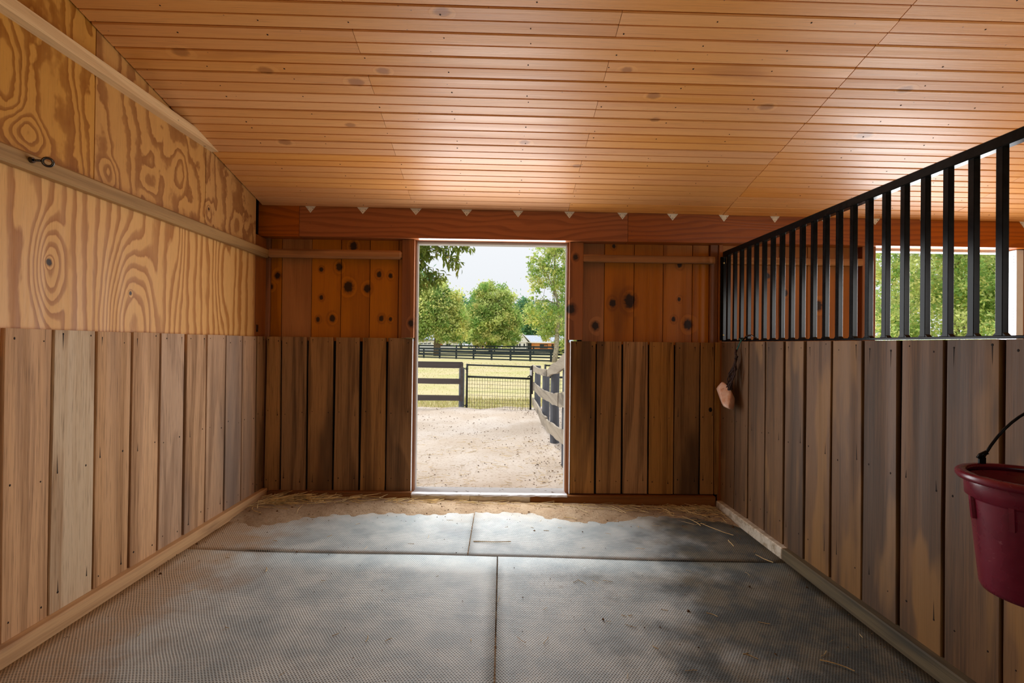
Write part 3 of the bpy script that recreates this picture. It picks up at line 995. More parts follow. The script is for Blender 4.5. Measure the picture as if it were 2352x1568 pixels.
EDG = [(-1.86, 3.33), (-1.78, 3.30), (-1.61, 3.29), (-1.51, 3.37), (-1.38, 3.42), (-1.25, 3.45), (-1.1, 3.5), (-.79, 3.54), (-.48, 3.58), (-.22, 3.6), (.16, 3.59),
       (.48, 3.53), (.64, 3.51), (.88, 3.57), (1.16, 3.62), (1.47, 3.57), (1.75, 3.42)]
ex, ey = [e[0] for e in EDG], [e[1] for e in EDG]
V, F = [], []
NXX, NYY = 240, 46
for j in range(NYY + 1):
    for i in range(NXX + 1):
        x = -1.85 + 3.58 * i / NXX; y = 3.15 + .69 * j / NYY
        e = float(np.interp(x, ex, ey)) + .035 * math.sin(x * 9) * math.sin(x * 4.1 + 1) + .015 * math.sin(x * 31) + .01 * math.sin(x * 57 + y * 40)
        t = (y - e) / .3
        z = floor_z(x) + .003 * math.sin(x * 4) * 0 + .0065 * max(-1.6, min(1.0, t * 3.2)) + .012 * max(0, min(1, t)) + .0016 * math.sin(x * 47 + y * 13) * math.sin(y * 61 - x * 9)
        V.append((x, y, z + .0012))
for j in range(NYY):
    for i in range(NXX):
        a = j * (NXX + 1) + i
        F.append((a, a + 1, a + NXX + 2, a + NXX + 1))
o = MB().add(V, F).build('sand_drift', M_drift, smooth=True)
tag(o, 'pale sand spilled in over the mats below the doorway', 'sand', kind='stuff')
mb = MB()           # sand lying in the seams
for (xa, y0, y1, w) in ((-.193, 2.9, 3.6, .009), (-.015, 1.6, 2.1, .008), (-.015, 2.1, 2.87, .003)):
    n = 40
    v = []
    for i in range(n + 1):
        y = y0 + (y1 - y0) * i / n
        ww = w * random.uniform(.3, 1.0)
        zz = floor_z(xa) + random.uniform(-.006, .0025)
        v += [(xa - ww, y, zz - .004), (xa, y, zz + .003), (xa + ww, y, zz - .004)]
    mb.add(v, [(i * 3 + a, i * 3 + a + 1, i * 3 + 4 + a, i * 3 + 3 + a) for i in range(n) for a in (0, 1)])
tag(mb.build('seam_sand', M_drift), 'sand packed in the seams between the rubber mats', 'sand', kind='stuff')


def straw(mb, p, ang, L, bend=.3, w=.0022, tilt=0.0, seg=3):
    p = Vector(p)
    d = ang
    pts = [p]
    for s in range(seg):
        d += random.uniform(-bend, bend)
        pts.append(pts[-1] + Vector((math.cos(d) * math.cos(tilt), math.sin(d) * math.cos(tilt), math.sin(tilt))) * (L / seg))
    mb.tube(pts, [w] * (seg + 1), 4)


def sandtop(x, y):
    e = float(np.interp(x, ex, ey)); t = (y - e) / .3
    return floor_z(x) + max(0, .0065 * min(1.0, t * 3.2) + .012 * max(0, min(1, t))) + .004


mb = MB()
for i in range(170):      # heap in the left corner
    x = -1.83 + abs(random.gauss(0, .28)); y = 3.80 - abs(random.gauss(0, .07)) - max(0, .25 - (x + 1.85)) * random.uniform(0, .9)
    straw(mb, (x, y, sandtop(x, y) + random.uniform(0, .02)), random.gauss(.25, .6), random.uniform(.06, .28), .35, random.uniform(.0012, .0026), random.uniform(-.05, .12))
for i in range(190):      # along the sill
    x = random.uniform(-1.2, 1.6); y = min(3.80, 3.82 - abs(random.gauss(0, .05)))
    if -.2 < x < .9 and random.random() < .5: continue
    straw(mb, (x, y, sandtop(x, y) + random.uniform(0, .008)), random.gauss(0, .5), random.uniform(.04, .2), .35, random.uniform(.001, .0022), random.uniform(-.04, .08))
for i in range(130):      # right corner
    x = 1.72 - abs(random.gauss(0, .25)); y = 3.80 - abs(random.gauss(0, .13))
    straw(mb, (x, y, sandtop(x, y) + random.uniform(0, .012)), random.gauss(2.6, .7), random.uniform(.03, .18), .4, random.uniform(.001, .0022), random.uniform(-.04, .1))
tag(mb.build('straw_litter', M_straw), 'loose straw gathered along the foot of the doorway wall', 'straw', kind='stuff')
mb = MB()
for i in range(90):       # scattered bits over the mats
    x = random.uniform(-1.7, 1.65); y = random.uniform(1.7, 3.5)
    if x < .2 and random.random() < .5: continue
    straw(mb, (x, y, floor_z(x) + .004), random.uniform(0, 6.3), random.uniform(.015, .06), .4, random.uniform(.0008, .0016))
tag(mb.build('straw_bits', M_straw), 'short scattered straw bits lying on the rubber mats', 'straw', kind='stuff')
for (p, a, L, lab) in (((1.38, 3.62, 0), -1.0, .2, 'pale straw stalk lying furthest into the dark right corner sand'),
                       ((1.47, 3.50, 0), -.95, .26, 'long bent straw stalk on the mat below the salt lick'),
                       ((1.60, 2.98, 0), -1.1, .12, 'forked straw stalk beside the right base board near the cross seam'),
                       ((1.52, 3.10, 0), 1.3, .1, 'curved straw stalk on the far right mat'),
                       ((-.17, 3.08, 0), .12, .24, 'thin pale straw stalk crossing the short far seam'),
                       ((.47, 3.55, 0), -.5, .1, 'straw stalk at the edge of the spilled sand right of the doorway'),
                       ((1.33, 1.97, 0), -.5, .12, 'angled straw stalk on the dark near mat in front of the partition'),
                       ((-1.26, 2.62, 0), 1.5, .05, 'white wood sliver standing out on the near left mat')):
    mb = MB(); straw(mb, (p[0], p[1], sandtop(p[0], p[1]) + .002), a, L, .3, .0026, 0, 4)
    tag(mb.build('straw_stalk', M_straw), lab, 'straw', 'straw stalks on the floor')
mb = MB()
for i in range(650):
    if i < 430: x = random.uniform(-1.8, 1.7); y = 3.82 - abs(random.gauss(0, .16))
    elif i < 560: x = random.uniform(-1.75, 1.7); y = random.uniform(1.7, 3.6)
    else: x = random.choice((-1.8, 1.68)) + random.gauss(0, .05); y = random.uniform(1.8, 3.5)
    r = random.uniform(.0015, .0055) if random.random() < .93 else random.uniform(.006, .012)
    z = sandtop(x, y) - .001
    a = random.uniform(0, 6)
    v = [(x + r * math.cos(a + k * 2.09) * random.uniform(.6, 1.3), y + r * math.sin(a + k * 2.09), z) for k in range(3)] + [(x, y, z + r * random.uniform(.6, 1.1))]
    mb.add(v, [(0, 1, 3), (1, 2, 3), (2, 0, 3)])
tag(mb.build('dung_crumbs', M_flake), 'small dark crumbs strewn over the sand and mats', 'crumbs', kind='stuff')

# ------------------------------------------------------------------ bucket
BC = Vector((1.60, 1.405, .53))
BK = empty('feed_bucket', BC, 'burgundy plastic bucket with wire handle hanging on the plank partition', 'bucket')
BT = .355
mb = MB()
prof = [(0, .0), (.105, .0), (.118, .006), (.124, .02), (.148, BT - .075), (.150, BT - .07), (.158, BT - .066), (.160, BT - .02), (.160, BT - .012),
        (.152, BT - .012), (.140, BT - .07), (.115, .012), (0, .012)]
mb.lathe(BC, prof, 56)
mb.build('body', M_bucket, BK, smooth=True)
mb = MB()
mb.lathe(BC, [(.154, BT - .018), (.176, BT - .016), (.181, BT - .008), (.180, BT + .002), (.174, BT + .007), (.156, BT + .007), (.152, BT)], 56)
mb.build('rim', M_bucket, BK, smooth=True)
for a in (2.75, 3.55, 4.35, .4):
    ca, sa = math.cos(a), math.sin(a)
    mb = MB()
    for (r0, r1, z0, z1) in ((.143, .157, BT - .135, BT - .066),):
        for w in (.006,):
            v = []
            for (r, z) in ((r0 - .01, z0), (r1 - .006, z0), (r1, z1), (r0, z1)):
                for s in (-1, 1): v.append((BC.x + r * ca - s * w * sa, BC.y + r * sa + s * w * ca, BC.z + z))
            mb.add(v, [(0, 2, 3, 1), (2, 4, 5, 3), (4, 6, 7, 5), (0, 6, 4, 2), (1, 3, 5, 7)])
    mb.build('rib', M_bucket, BK)
for s in (1, -1):
    mb = MB(); mb.box(BC.x - .011, BC.x + .011, BC.y + s * .163 - .006, BC.y + s * .163 + .006, BC.z + BT, BC.z + BT + .03, bev=.003)
    mb.build('handle_ear', M_black, BK)
pts = []
for i in range(25):
    t = PI * i / 24
    yy = .163 * math.cos(t); h = .215 * math.sin(t) ** .75
    pts.append((BC.x + .13 * (h / .215), BC.y + yy, BC.z + BT + .02 + h))
mb = MB(); mb.tube(pts, .0042, 8)
for s in (0, -1):
    q = Vector(pts[s]); sg = 1 if s == 0 else -1
    mb.tube([q + Vector((-.012, 0, .004)), q + Vector((-.008, -sg * .004, .016)), q + Vector((.004, -sg * .014, .028))], .007, 8)
mb.build('handle', M_black, BK, smooth=True)
hk = empty('bucket_hook', (1.77, 1.405, 1.12), 'black screw hook in the partition carrying the bucket handle', 'hook')
mb = MB(); mb.tube([(1.774, 1.405, 1.135), (1.75, 1.405, 1.135), (1.735, 1.405, 1.125), (1.722, 1.405, 1.106), (1.716, 1.405, 1.112), (1.712, 1.405, 1.128)], .004, 8)
mb.build('hook_wire', M_black, hk, smooth=True)
mb = MB(); mb.tube([(1.7735, 1.405, 1.135), (1.770, 1.405, 1.135)], .012, 12); mb.build('washer', M_black, hk)

# ------------------------------------------------------------------ salt lick on twine
SL = empty('salt_lick', (1.70, 3.575, .83), 'pink rock salt lick hanging on dark twine in the far right corner', 'salt lick')
import bmesh
bm = bmesh.new()
bmesh.ops.create_icosphere(bm, subdivisions=4, radius=1)
rg = random.Random(12)
cuts = [(Vector((rg.gauss(0, 1), rg.gauss(0, 1), rg.gauss(0, 1))).normalized(), rg.uniform(.62, .85)) for _ in range(13)]
cuts += [(Vector((-.8, .1, -.6)).normalized(), .5), (Vector((-.5, -.3, .8)).normalized(), .55), (Vector((.3, -.9, .2)).normalized(), .8)]
for v_ in bm.verts:
    for (n_, dd) in cuts:
        e = v_.co.dot(n_)
        if e > dd: v_.co -= n_ * (e - dd) * .8
rot = Matrix.Rotation(math.radians(38), 3, 'X')
SC = Vector((1.688, 3.60, .893))
vs = [SC + rot @ Vector((v_.co.x * .062, v_.co.y * .135, v_.co.z * .088)) for v_ in bm.verts]
fs = [tuple(v_.index for v_ in f_.verts) for f_ in bm.faces]
bm.free()
MB().add(vs, fs).build('salt_block', M_salt, SL, smooth=True)
mb = MB()
rg = random.Random(4)
top = Vector((1.742, 3.535, 1.215)); kn = Vector((1.738, 3.53, 1.185))
for i in range(12):
    end = SC + Vector((rg.uniform(-.01, .035), rg.uniform(-.075, .02), .055))
    pts = []
    for t in range(7):
        u = t / 6
        p = kn.lerp(end, u) + Vector((rg.uniform(-.008, .004), rg.uniform(-.026, .026) * math.sin(PI * u) * 1.5, 0))
        pts.append(p)
    mb.tube(pts, rg.uniform(.003, .0058), 5)
mb.tube([kn + Vector((0, -.012, .012)), kn + Vector((-.012, 0, .0)), kn + Vector((0, .012, -.012)), kn + Vector((.006, -.006, .014)), kn + Vector((-.006, .004, .02))], .006, 6)
mb.tube([Vector((1.745, 3.545, 1.25)), Vector((1.735, 3.54, 1.225)), Vector((1.74, 3.53, 1.19))], .008, 6)
mb.build('twine', M_rope, SL, smooth=True)
mb = MB()
mb.tube([(1.745, 3.545, 1.24), (1.755, 3.53, 1.28), (1.765, 3.525, 1.312), (1.79, 3.52, 1.336), (1.815, 3.545, 1.338), (1.82, 3.60, 1.334), (1.79, 3.60, 1.333), (1.772, 3.54, 1.326), (1.768, 3.52, 1.31)], .0042, 6)
mb.build('cord_loop', M_teal, SL, smooth=True)
cl = MB()
cl.tube([(1.768, 3.50, 1.318), (1.776, 3.45, 1.352), (1.79, 3.42, 1.356), (1.795, 3.36, 1.336)], [.005, .007, .006, .004], 7)
cl.build('snap_clip', M_chrome, SL, smooth=True)

# ------------------------------------------------------------------ eye bolt in the left rail
EB = empty('eye_bolt', (-1.866, 1.905, 1.975), 'shiny steel eye bolt screwed into the left wall rail', 'eye bolt')
mb = MB()
ec = Vector((-1.823, 1.950, 1.976))
n_ = (Vector((0, 0, 1.27)) - ec).normalized(); a_ = n_.cross(Vector((0, 0, 1))).normalized(); b_ = a_.cross(n_)
mb.tube([ec + (a_ * math.cos(2 * PI * i / 28) + b_ * math.sin(2 * PI * i / 28)) * .0155 for i in range(28)], .0052, 10, closed=True)
mb.build('ring', M_chrome, EB, smooth=True)
mb = MB(); mb.tube([(-1.868, 1.925, 1.974), (-1.850, 1.93, 1.975), ec + Vector((-.012, -.009, .002))], .0048, 10); mb.build('shank', M_chrome, EB, smooth=True)
mb = MB(); mb.tube([(-1.867, 1.925, 1.974), (-1.856, 1.9265, 1.974)], [.0125, .0105], 10); mb.build('nut', M_chrome, EB)

# ------------------------------------------------------------------ paddock: fences and gates
def ribbon_board(name, parent, mat, pts, x, th=.026, n=26):
    """horizontal board running along y in the plane x, top and bottom edges given at y stations (y, zbottom, ztop)"""
    pts = sorted(pts)
    yy = [p[0] for p in pts]; zb = [p[1] for p in pts]; zt = [p[2] for p in pts]
    def cub(t, arr):
        i = max(0, min(len(yy) - 2, int(np.searchsorted(yy, t) - 1)))
        u = (t - yy[i]) / (yy[i + 1] - yy[i]); u = u * u * (3 - 2 * u) * .6 + u * .4
        return arr[i] * (1 - u) + arr[i + 1] * u
    v = []
    for k in range(n + 1):
        t = yy[0] + (yy[-1] - yy[0]) * k / n
        b, tp = cub(t, zb) + random.uniform(-.003, .003), cub(t, zt) + random.uniform(-.004, .004)
        xx = x + .012 * math.sin(t * 2.3 + pts[0][1] * 9)
        v += [(xx, t, b), (xx, t, tp), (xx + th, t, tp), (xx + th, t, b)]
    f_ = []
    for k in range(n):
        for a in range(4):
            f_.append((k * 4 + a, k * 4 + (a + 1) % 4, k * 4 + 4 + (a + 1) % 4, k * 4 + 4 + a))
    f_ += [(0, 1, 2, 3), (n * 4 + 3, n * 4 + 2, n * 4 + 1, n * 4)]
    return MB().add(v, f_).build(name, mat, parent)


FR = empty('board_fence', (.66, 7, 0), 'weathered grey three board fence with round slate posts along the right of the sandy run', 'fence')
for (ya, yb_, prof) in ((6.62, 9.62, ((6.6, .835, .93), (7.6, .79, .885), (8.6, .75, .855), (9.62, .745, .868))), (4.12, 6.6, ((4.12, 1.13, 1.29), (4.69, 1.05, 1.2), (5.6, .93, 1.06), (6.6, .835, .93)))):
    ribbon_board('fence_board', FR, M_fence, [p for p in prof], .615)
for prof in (((5.18, .605, .748), (6.0, .53, .66), (7.2, .46, .59), (8.1, .425, .566), (9.0, .39, .53), (9.58, .355, .53)), ((4.12, .73, .88), (4.65, .662, .813), (5.17, .605, .745))):
    ribbon_board('fence_board', FR, M_fence, [p for p in prof], .615)
for prof in (((6.62, .12, .27), (7.3, .075, .215), (8.4, .06, .20), (9.6, .08, .223)), ((4.12, .32, .46), (4.62, .277, .42), (5.6, .19, .33), (6.6, .105, .25))):
    ribbon_board('fence_board', FR, M_fence, [p for p in prof], .615)
for (y, h) in ((9.35, .86), (7.62, .87), (6.28, .93), (5.08, 1.12), (3.95 + .35, 1.22)):
    mb = MB(); mb.tube([(.70, y, -.05), (.70 + random.uniform(-.01, .01), y, h * .5), (.70, y, h)], [.062, .059, .057], 14)
    mb.build('post', M_post, FR, smooth=False)
mb = MB(); mb.box(.585, .612, 9.4, 9.46, .3, .86); mb.build('batten', M_dkfence, FR)

FL = empty('rail_fence', (-2, 9.55, 0), 'dark three board rail fence left of the pipe gate at the end of the run', 'fence')
for (zb, zt) in ((.79, .912), (.475, .58), (.145, .252)):
    mb = MB()
    v = []
    for i in range(13):
        x = -6.5 + (5.72) * i / 12
        dz = -.028 * (x + .78) / -5.7 * -1
        v += [(x, 9.47, zb + dz + random.uniform(-.004, .004)), (x, 9.47, zt + dz + random.uniform(-.004, .004)), (x, 9.50, zt + dz), (x, 9.50, zb + dz)]
    mb.add(v, [(k * 4 + a, k * 4 + 4 + a, k * 4 + 4 + (a + 1) % 4, k * 4 + (a + 1) % 4) for k in range(12) for a in range(4)] + [(0, 1, 2, 3), (51, 50, 49, 48)])
    mb.build('fence_board', M_dkfence, FL)
for x in (-.80, -3.2, -5.6):
    mb = MB(); mb.tube([(x, 9.56, -.08), (x, 9.56, .78 if x > -1 else .9)], .055, 14); mb.build('post', M_post, FL)
mb = MB(); mb.box(-.815, -.765, 9.45, 9.475, .14, .90); mb.build('batten', M_dkfence, FL)


def pipe_gate(x0, x1, yg, label, mesh=True, drop=.03):
    G = empty('pipe_gate', ((x0 + x1) / 2, yg, 0), label, 'gate')
    z0, z1, zm = -.02, .86, .63
    def zz(x, z): return z - drop * (x - x0) / (x1 - x0)
    r = .021
    for (a, b) in ((x0, .02), (x1, 0)):
        mb = MB(); mb.tube([(a, yg, zz(a, z0) - .02), (a, yg, zz(a, z1) + .02)], r, 10); mb.build('stile', M_railblk, G, smooth=True)
    for z in (z1, zm, z0):
        mb = MB(); mb.tube([(x0, yg, zz(x0, z)), (x1, yg, zz(x1, z))], r * (.8 if z == z1 else 1), 10); mb.build('rail', M_railblk, G, smooth=True)
    if mesh:
        mb = MB()
        n = int((x1 - x0) / .05)
        for i in range(1, n):
            x = x0 + (x1 - x0) * i / n
            mb.tube([(x, yg + .004, zz(x, z0)), (x, yg + .004, zz(x, zm))], .0026, 4)
        for i in range(1, 9):
            z = z0 + (zm - z0) * i / 9
            mb.tube([(x0, yg, zz(x0, z)), (x1, yg, zz(x1, z))], .0026, 4)
        mb.build('wire_mesh', M_railblk, G, kind='stuff')
    return G


G1 = pipe_gate(-.685, .565, 9.42, 'narrow black pipe gate with wire mesh closing the end of the sandy run')
for z in (.78, .06):
    mb = MB(); mb.tube([(-.76, 9.44, z + .02), (-.72, 9.42, z), (-.66, 9.40, z)], .009, 7); mb.tube([(-.70, 9.405, z - .02), (-.70, 9.405, z + .03)], .011, 7)
    mb.build('hinge', M_railblk, G1)
mb = MB(); mb.box(.545, .585, 9.385, 9.41, .66, .77, bev=.004); mb.build('latch_plate', M_white, G1)
mb = MB(); mb.tube([(.585, 9.41, .715), (.62, 9.43, .70)], .008, 6); mb.tube([(.50, 9.40, .63), (.54, 9.39, .66), (.56, 9.39, .665)], .012, 6); mb.build('latch', M_railblk, G1)
mb = MB()
for i in range(22):
    z = .61 - i * .021
    mb.tube([(.475 + (.004 if i % 2 else 0), 9.395 + (0 if i % 2 else .004), z), (.475, 9.395, z - .018)], .0042, 5)
mb.build('chain', M_railblk, G1)
G2 = pipe_gate(.86, 2.6, 9.55, 'second pipe gate with wire mesh seen behind the weathered fence posts')


def black_fence(name, p0, p1, n, H, label, thick=.05):
    F_ = empty(name, p0, label, 'fence')
    p0, p1 = Vector(p0), Vector(p1)
    d = (p1 - p0); L = d.length; d.normalize(); nn = Vector((-d.y, d.x, 0))
    if nn.y > 0: nn = -nn
    def bar_(a, b, z0, z1, off, nm):
        mb = MB()
        v = []
        for q in (a, b):
            for (o_, z) in ((off, z0), (off + thick * .6, z0), (off + thick * .6, z1), (off, z1)):
                pp = q + nn * o_; v.append((pp.x, pp.y, pp.z + z))
        mb.add(v, [(0, 1, 2, 3), (7, 6, 5, 4), (0, 4, 5, 1), (1, 5, 6, 2), (2, 6, 7, 3), (3, 7, 4, 0)])
        return mb.build(nm, M_blkfence, F_)
    for i in range(n + 1):
        q = p0.lerp(p1, i / n)
        bar_(q - d * .085, q + d * .085, -.05, H, 0, 'post')
        if i < n:
            q2 = p0.lerp(p1, (i + 1) / n)
            for (a, b) in ((.82, .98), (.56, .70), (.28, .41), (.03, .14)):
                bar_(q, q2, a * H, b * H, .05, 'fence_board')
    return F_


black_fence('paddock_fence', (-13.3, 47.3, -.05), (10.0, 33.4, -.05), 15, .95, 'black four board paddock fence nearest, across the lawn behind the pipe gate')
black_fence('paddock_fence', (-26, 66, -.12), (24, 58, -.12), 20, 1.22, 'black paddock fence further back, in front of the houses')
# low grass along the fence foot and tufts on the lawn
rs = np.random.RandomState(9)


def blades(name, n, xr, yr, h, seed, label, colr, zbase=lambda x, y: -.055):
    rs = np.random.RandomState(seed)
    x = rs.uniform(*xr, n); y = rs.uniform(*yr, n)
    z = zbase(x, y)
    a = rs.uniform(0, 2 * PI, n); w = .006 * (1 + (y - 9) * .06); hh = h * rs.uniform(.4, 1.2, n)
    lx, ly = rs.normal(0, .5, n) * hh, rs.normal(0, .5, n) * hh
    V = np.empty((n, 3, 3))
    V[:, 0] = np.stack([x - w * np.cos(a), y - w * np.sin(a), z + 0 * x], 1)
    V[:, 1] = np.stack([x + w * np.cos(a), y + w * np.sin(a), z + 0 * x], 1)
    V[:, 2] = np.stack([x + lx, y + ly, z + hh], 1)
    c = np.array(colr)[rs.randint(0, len(colr), n)] * rs.uniform(.75, 1.2, (n, 1))
    o = np_mesh(name, V.reshape(-1, 3), np.arange(n * 3).reshape(-1, 3), M_leaf, colors=np.repeat(c, 3, 0), kind='stuff')
    return tag(o, label, 'grass')


GC = [srgb(196, 188, 124)[:3], srgb(208, 194, 146)[:3], srgb(178, 180, 108)[:3], srgb(214, 200, 160)[:3]]
blades('grass', 9000, (-4.5, 3.5), (9.45, 11.5), .11, 21, 'dry grass edge behind the sand along the rail fence and gate', GC)
blades('grass', 14000, (-11, 7.5), (11, 34), .05, 22, 'short mown lawn grass between the gate and the black fence', GC)

# chips, dung and straw trodden into the sand of the run
rg = random.Random(77)
mb = MB()
for i in range(3600):
    y = 4.0 + 5.5 * rg.random() ** 1.25; x = rg.uniform(-2.2, 1.2) * (y / 5.5)
    if x < .3 and rg.random() < .55: continue
    r = rg.uniform(.002, .0075) * (1 + (y - 4) * .08)
    a = rg.uniform(0, 6)
    v = [(x + r * 1.8 * math.cos(a + k * 2.09) * rg.uniform(.5, 1.3), y + r * 1.4 * math.sin(a + k * 2.09), .004) for k in range(3)] + [(x, y, .004 + r * rg.uniform(.5, 1.3))]
    mb.add(v, [(0, 1, 3), (1, 2, 3), (2, 0, 3)])
tag(mb.build('dung_chips', M_flake), 'brown chips and droppings trodden into the sandy run', 'chips', kind='stuff')
mb = MB()
for i in range(600):
    y = 4.0 + 2.6 * rg.random() ** 2; x = rg.uniform(-1.3, .75) * (y / 4.2)
    straw(mb, (x, y, .014), rg.uniform(0, 6.3), rg.uniform(.03, .14), .3, .0014)
tag(mb.build('straw_litter', M_straw), 'straw strewn over the sand just outside the doorway', 'straw', kind='stuff')

# ------------------------------------------------------------------ trees
GREEN = np.array([srgb(202, 218, 138)[:3], srgb(180, 206, 124)[:3], srgb(222, 230, 158)[:3], srgb(152, 186, 110)[:3], srgb(228, 228, 150)[:3]])
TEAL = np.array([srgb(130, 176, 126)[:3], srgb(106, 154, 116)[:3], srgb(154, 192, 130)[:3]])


def foliage_arrays(blobs, n, leaf, seed, pal, clump=.22, nclump=90, aspect=.55):
    """leaf quads gathered in clumps over the shells of the crown's lobes"""
    rs = np.random.RandomState(seed)
    vol = np.array([b[3] * b[4] * b[5] for b in blobs]) ** .8
    vol = vol / vol.sum()
    Vs, Cs = [], []
    for b, w in zip(blobs, vol):
        m = int(n * w); nc = max(8, int(nclump * w * len(blobs) / max(1, len(blobs)) + 8))
        d = rs.normal(size=(nc, 3)); d /= np.linalg.norm(d, axis=1, keepdims=True)
        rr = rs.uniform(.25, 1.0, (nc, 1)) ** .5
        cc = d * rr
        idx = rs.randint(0, nc, m)
        p = cc[idx] + rs.normal(0, clump, (m, 3)) * rs.uniform(.4, 1.2, (nc, 1))[idx]
        p = p * np.array(b[3:6]) + np.array(b[:3])
        base = pal[rs.randint(0, len(pal), nc)][idx]
        tone = rs.uniform(.8, 1.15, (nc, 1))[idx] * rs.uniform(.75, 1.25, (m, 1))
        Vs.append(p); Cs.append(base * tone)
    P = np.concatenate(Vs); C = np.concatenate(Cs); m = len(P)
    u = rs.normal(size=(m, 3)); u /= np.linalg.norm(u, axis=1, keepdims=True)
    nrm = rs.normal(size=(m, 3)) + np.array([0, -.3, .8])
    v = np.cross(nrm, u); v /= np.linalg.norm(v, axis=1, keepdims=True) + 1e-9
    s = leaf * rs.uniform(.6, 1.3, (m, 1))
    Q = np.stack([P - u * s, P - v * s * aspect, P + u * s, P + v * s * aspect], 1).reshape(-1, 3)
    return Q, np.arange(m * 4).reshape(-1, 4), np.repeat(C, 4, 0)


def tree(name, base, label, trunk, blobs, n, leaf, seed, pal=GREEN, bark=None, branches=8, clump=.22, nclump=90, group=None):
    T = empty(name, base, label, 'tree', group)
    rg = random.Random(seed)
    mb = MB(); mb.tube([p[:3] for p in trunk], [p[3] for p in trunk], 10)
    tr = mb.build('trunk', bark or M_bark, T, smooth=True)
    mb = MB()
    for i in range(branches):
        k = rg.randint(len(trunk) // 2, len(trunk) - 1)
        a = Vector(trunk[k][:3]); b = rg.choice(blobs)
        e = Vector((b[0] + rg.uniform(-.6, .6) * b[3], b[1] + rg.uniform(-.6, .6) * b[4], b[2] + rg.uniform(-.4, .7) * b[5]))
        mid = a.lerp(e, .5) + Vector((0, 0, .12 * (e - a).length))
        r = trunk[k][3] * .5
        mb.tube([a, mid, e], [r, r * .6, r * .2], 6)
    mb.build('branches', bark or M_bark, T, smooth=True)
    Q, q, C = foliage_arrays(blobs, n, leaf, seed, pal, clump, nclump)
    np_mesh('foliage', Q, q, M_leaf, T, C, kind='stuff')
    return T


def px(x, y, Y):
    """a point of the place at distance Y seen in the direction noted while measuring the photograph"""
    a = (x - 1176) / 1102.67; b = (784 - y) / 1102.67
    d = _f + _R * a + _U * b
    d = d * (Y / d.y)
    return (d.x, d.y, d.z + ZC)


def lobe(x, y, Y, rx, ry, dep=None):
    s = Y / 1102.67
    p = px(x, y, Y)
    return (p[0], p[1], p[2], rx * s, (dep or rx) * s, ry * s)


# left tree beyond the first black fence
Y = 52
tree('shade_tree', (px(1003, 815, Y)[0], Y, -.1), 'broad bright green tree with brown trunk left of the central tree, before the white garage',
     [(*px(1004, 816, Y)[:2], -.2, .42), (*px(1004, 790, Y), .36), (*px(1006, 760, Y), .3), (*px(1010, 700, Y), .16), (*px(1012, 660, Y), .06)],
     [lobe(1000, 715, Y, 52, 50), lobe(965, 735, Y, 45, 48), lobe(1035, 730, Y, 36, 48), lobe(1010, 680, Y, 38, 34), lobe(975, 690, Y, 35, 40), lobe(1045, 700, Y, 26, 36), lobe(940, 745, Y, 40, 42), lobe(1030, 765, Y, 34, 22), lobe(1060, 760, Y, 20, 28)],
     36000, .14, 31, bark=M_bark2, nclump=260, clump=.2)
Y = 63
tree('shade_tree', (px(1127, 806, Y)[0], Y, -.2), 'rounded central tree with slim pale trunk beyond the black fences',
     [(*px(1126, 812, Y)[:2], -.3, .26), (*px(1126, 790, Y), .24), (*px(1128, 750, Y), .2), (*px(1131, 715, Y), .15), (*px(1128, 670, Y), .07)],
     [lobe(1128, 668, Y, 36, 22), lobe(1105, 680, Y, 22, 24), lobe(1158, 690, Y, 26, 24), lobe(1105, 740, Y, 38, 40), lobe(1150, 735, Y, 40, 44), lobe(1128, 715, Y, 45, 30), lobe(1085, 765, Y, 24, 24), lobe(1175, 765, Y, 26, 26), lobe(1120, 775, Y, 40, 22), lobe(1165, 785, Y, 24, 12), lobe(1182, 735, Y, 16, 28)],
     36000, .15, 32, nclump=260, clump=.2)
Y = 36.5
tree('shade_tree', (px(1274, 832, Y)[0], Y, -.1), 'tall airy tree with pale trunk on the lawn, right of the central tree',
     [(*px(1273, 835, Y)[:2], -.15, .21), (*px(1278, 800, Y), .19), (*px(1280, 760, Y), .17), (*px(1284, 700, Y), .13), (*px(1272, 660, Y), .1), (*px(1275, 580, Y), .06), (*px(1285, 480, Y), .03)],
     [lobe(1290, 600, Y, 45, 44), lobe(1240, 610, Y, 30, 26), lobe(1225, 592, Y, 18, 16), lobe(1255, 640, Y, 40, 26), lobe(1300, 660, Y, 35, 40), lobe(1235, 660, Y, 20, 18), lobe(1275, 560, Y, 45, 28), lobe(1250, 715, Y, 46, 30), lobe(1295, 730, Y, 42, 44),
      lobe(1225, 705, Y, 22, 24), lobe(1255, 755, Y, 36, 18), lobe(1310, 790, Y, 26, 34), lobe(1225, 740, Y, 22, 22), lobe(1262, 775, Y, 22, 12), lobe(1280, 500, Y, 60, 40), lobe(1345, 620, Y, 50, 90)],
     20000, .105, 33, nclump=420, clump=.2)
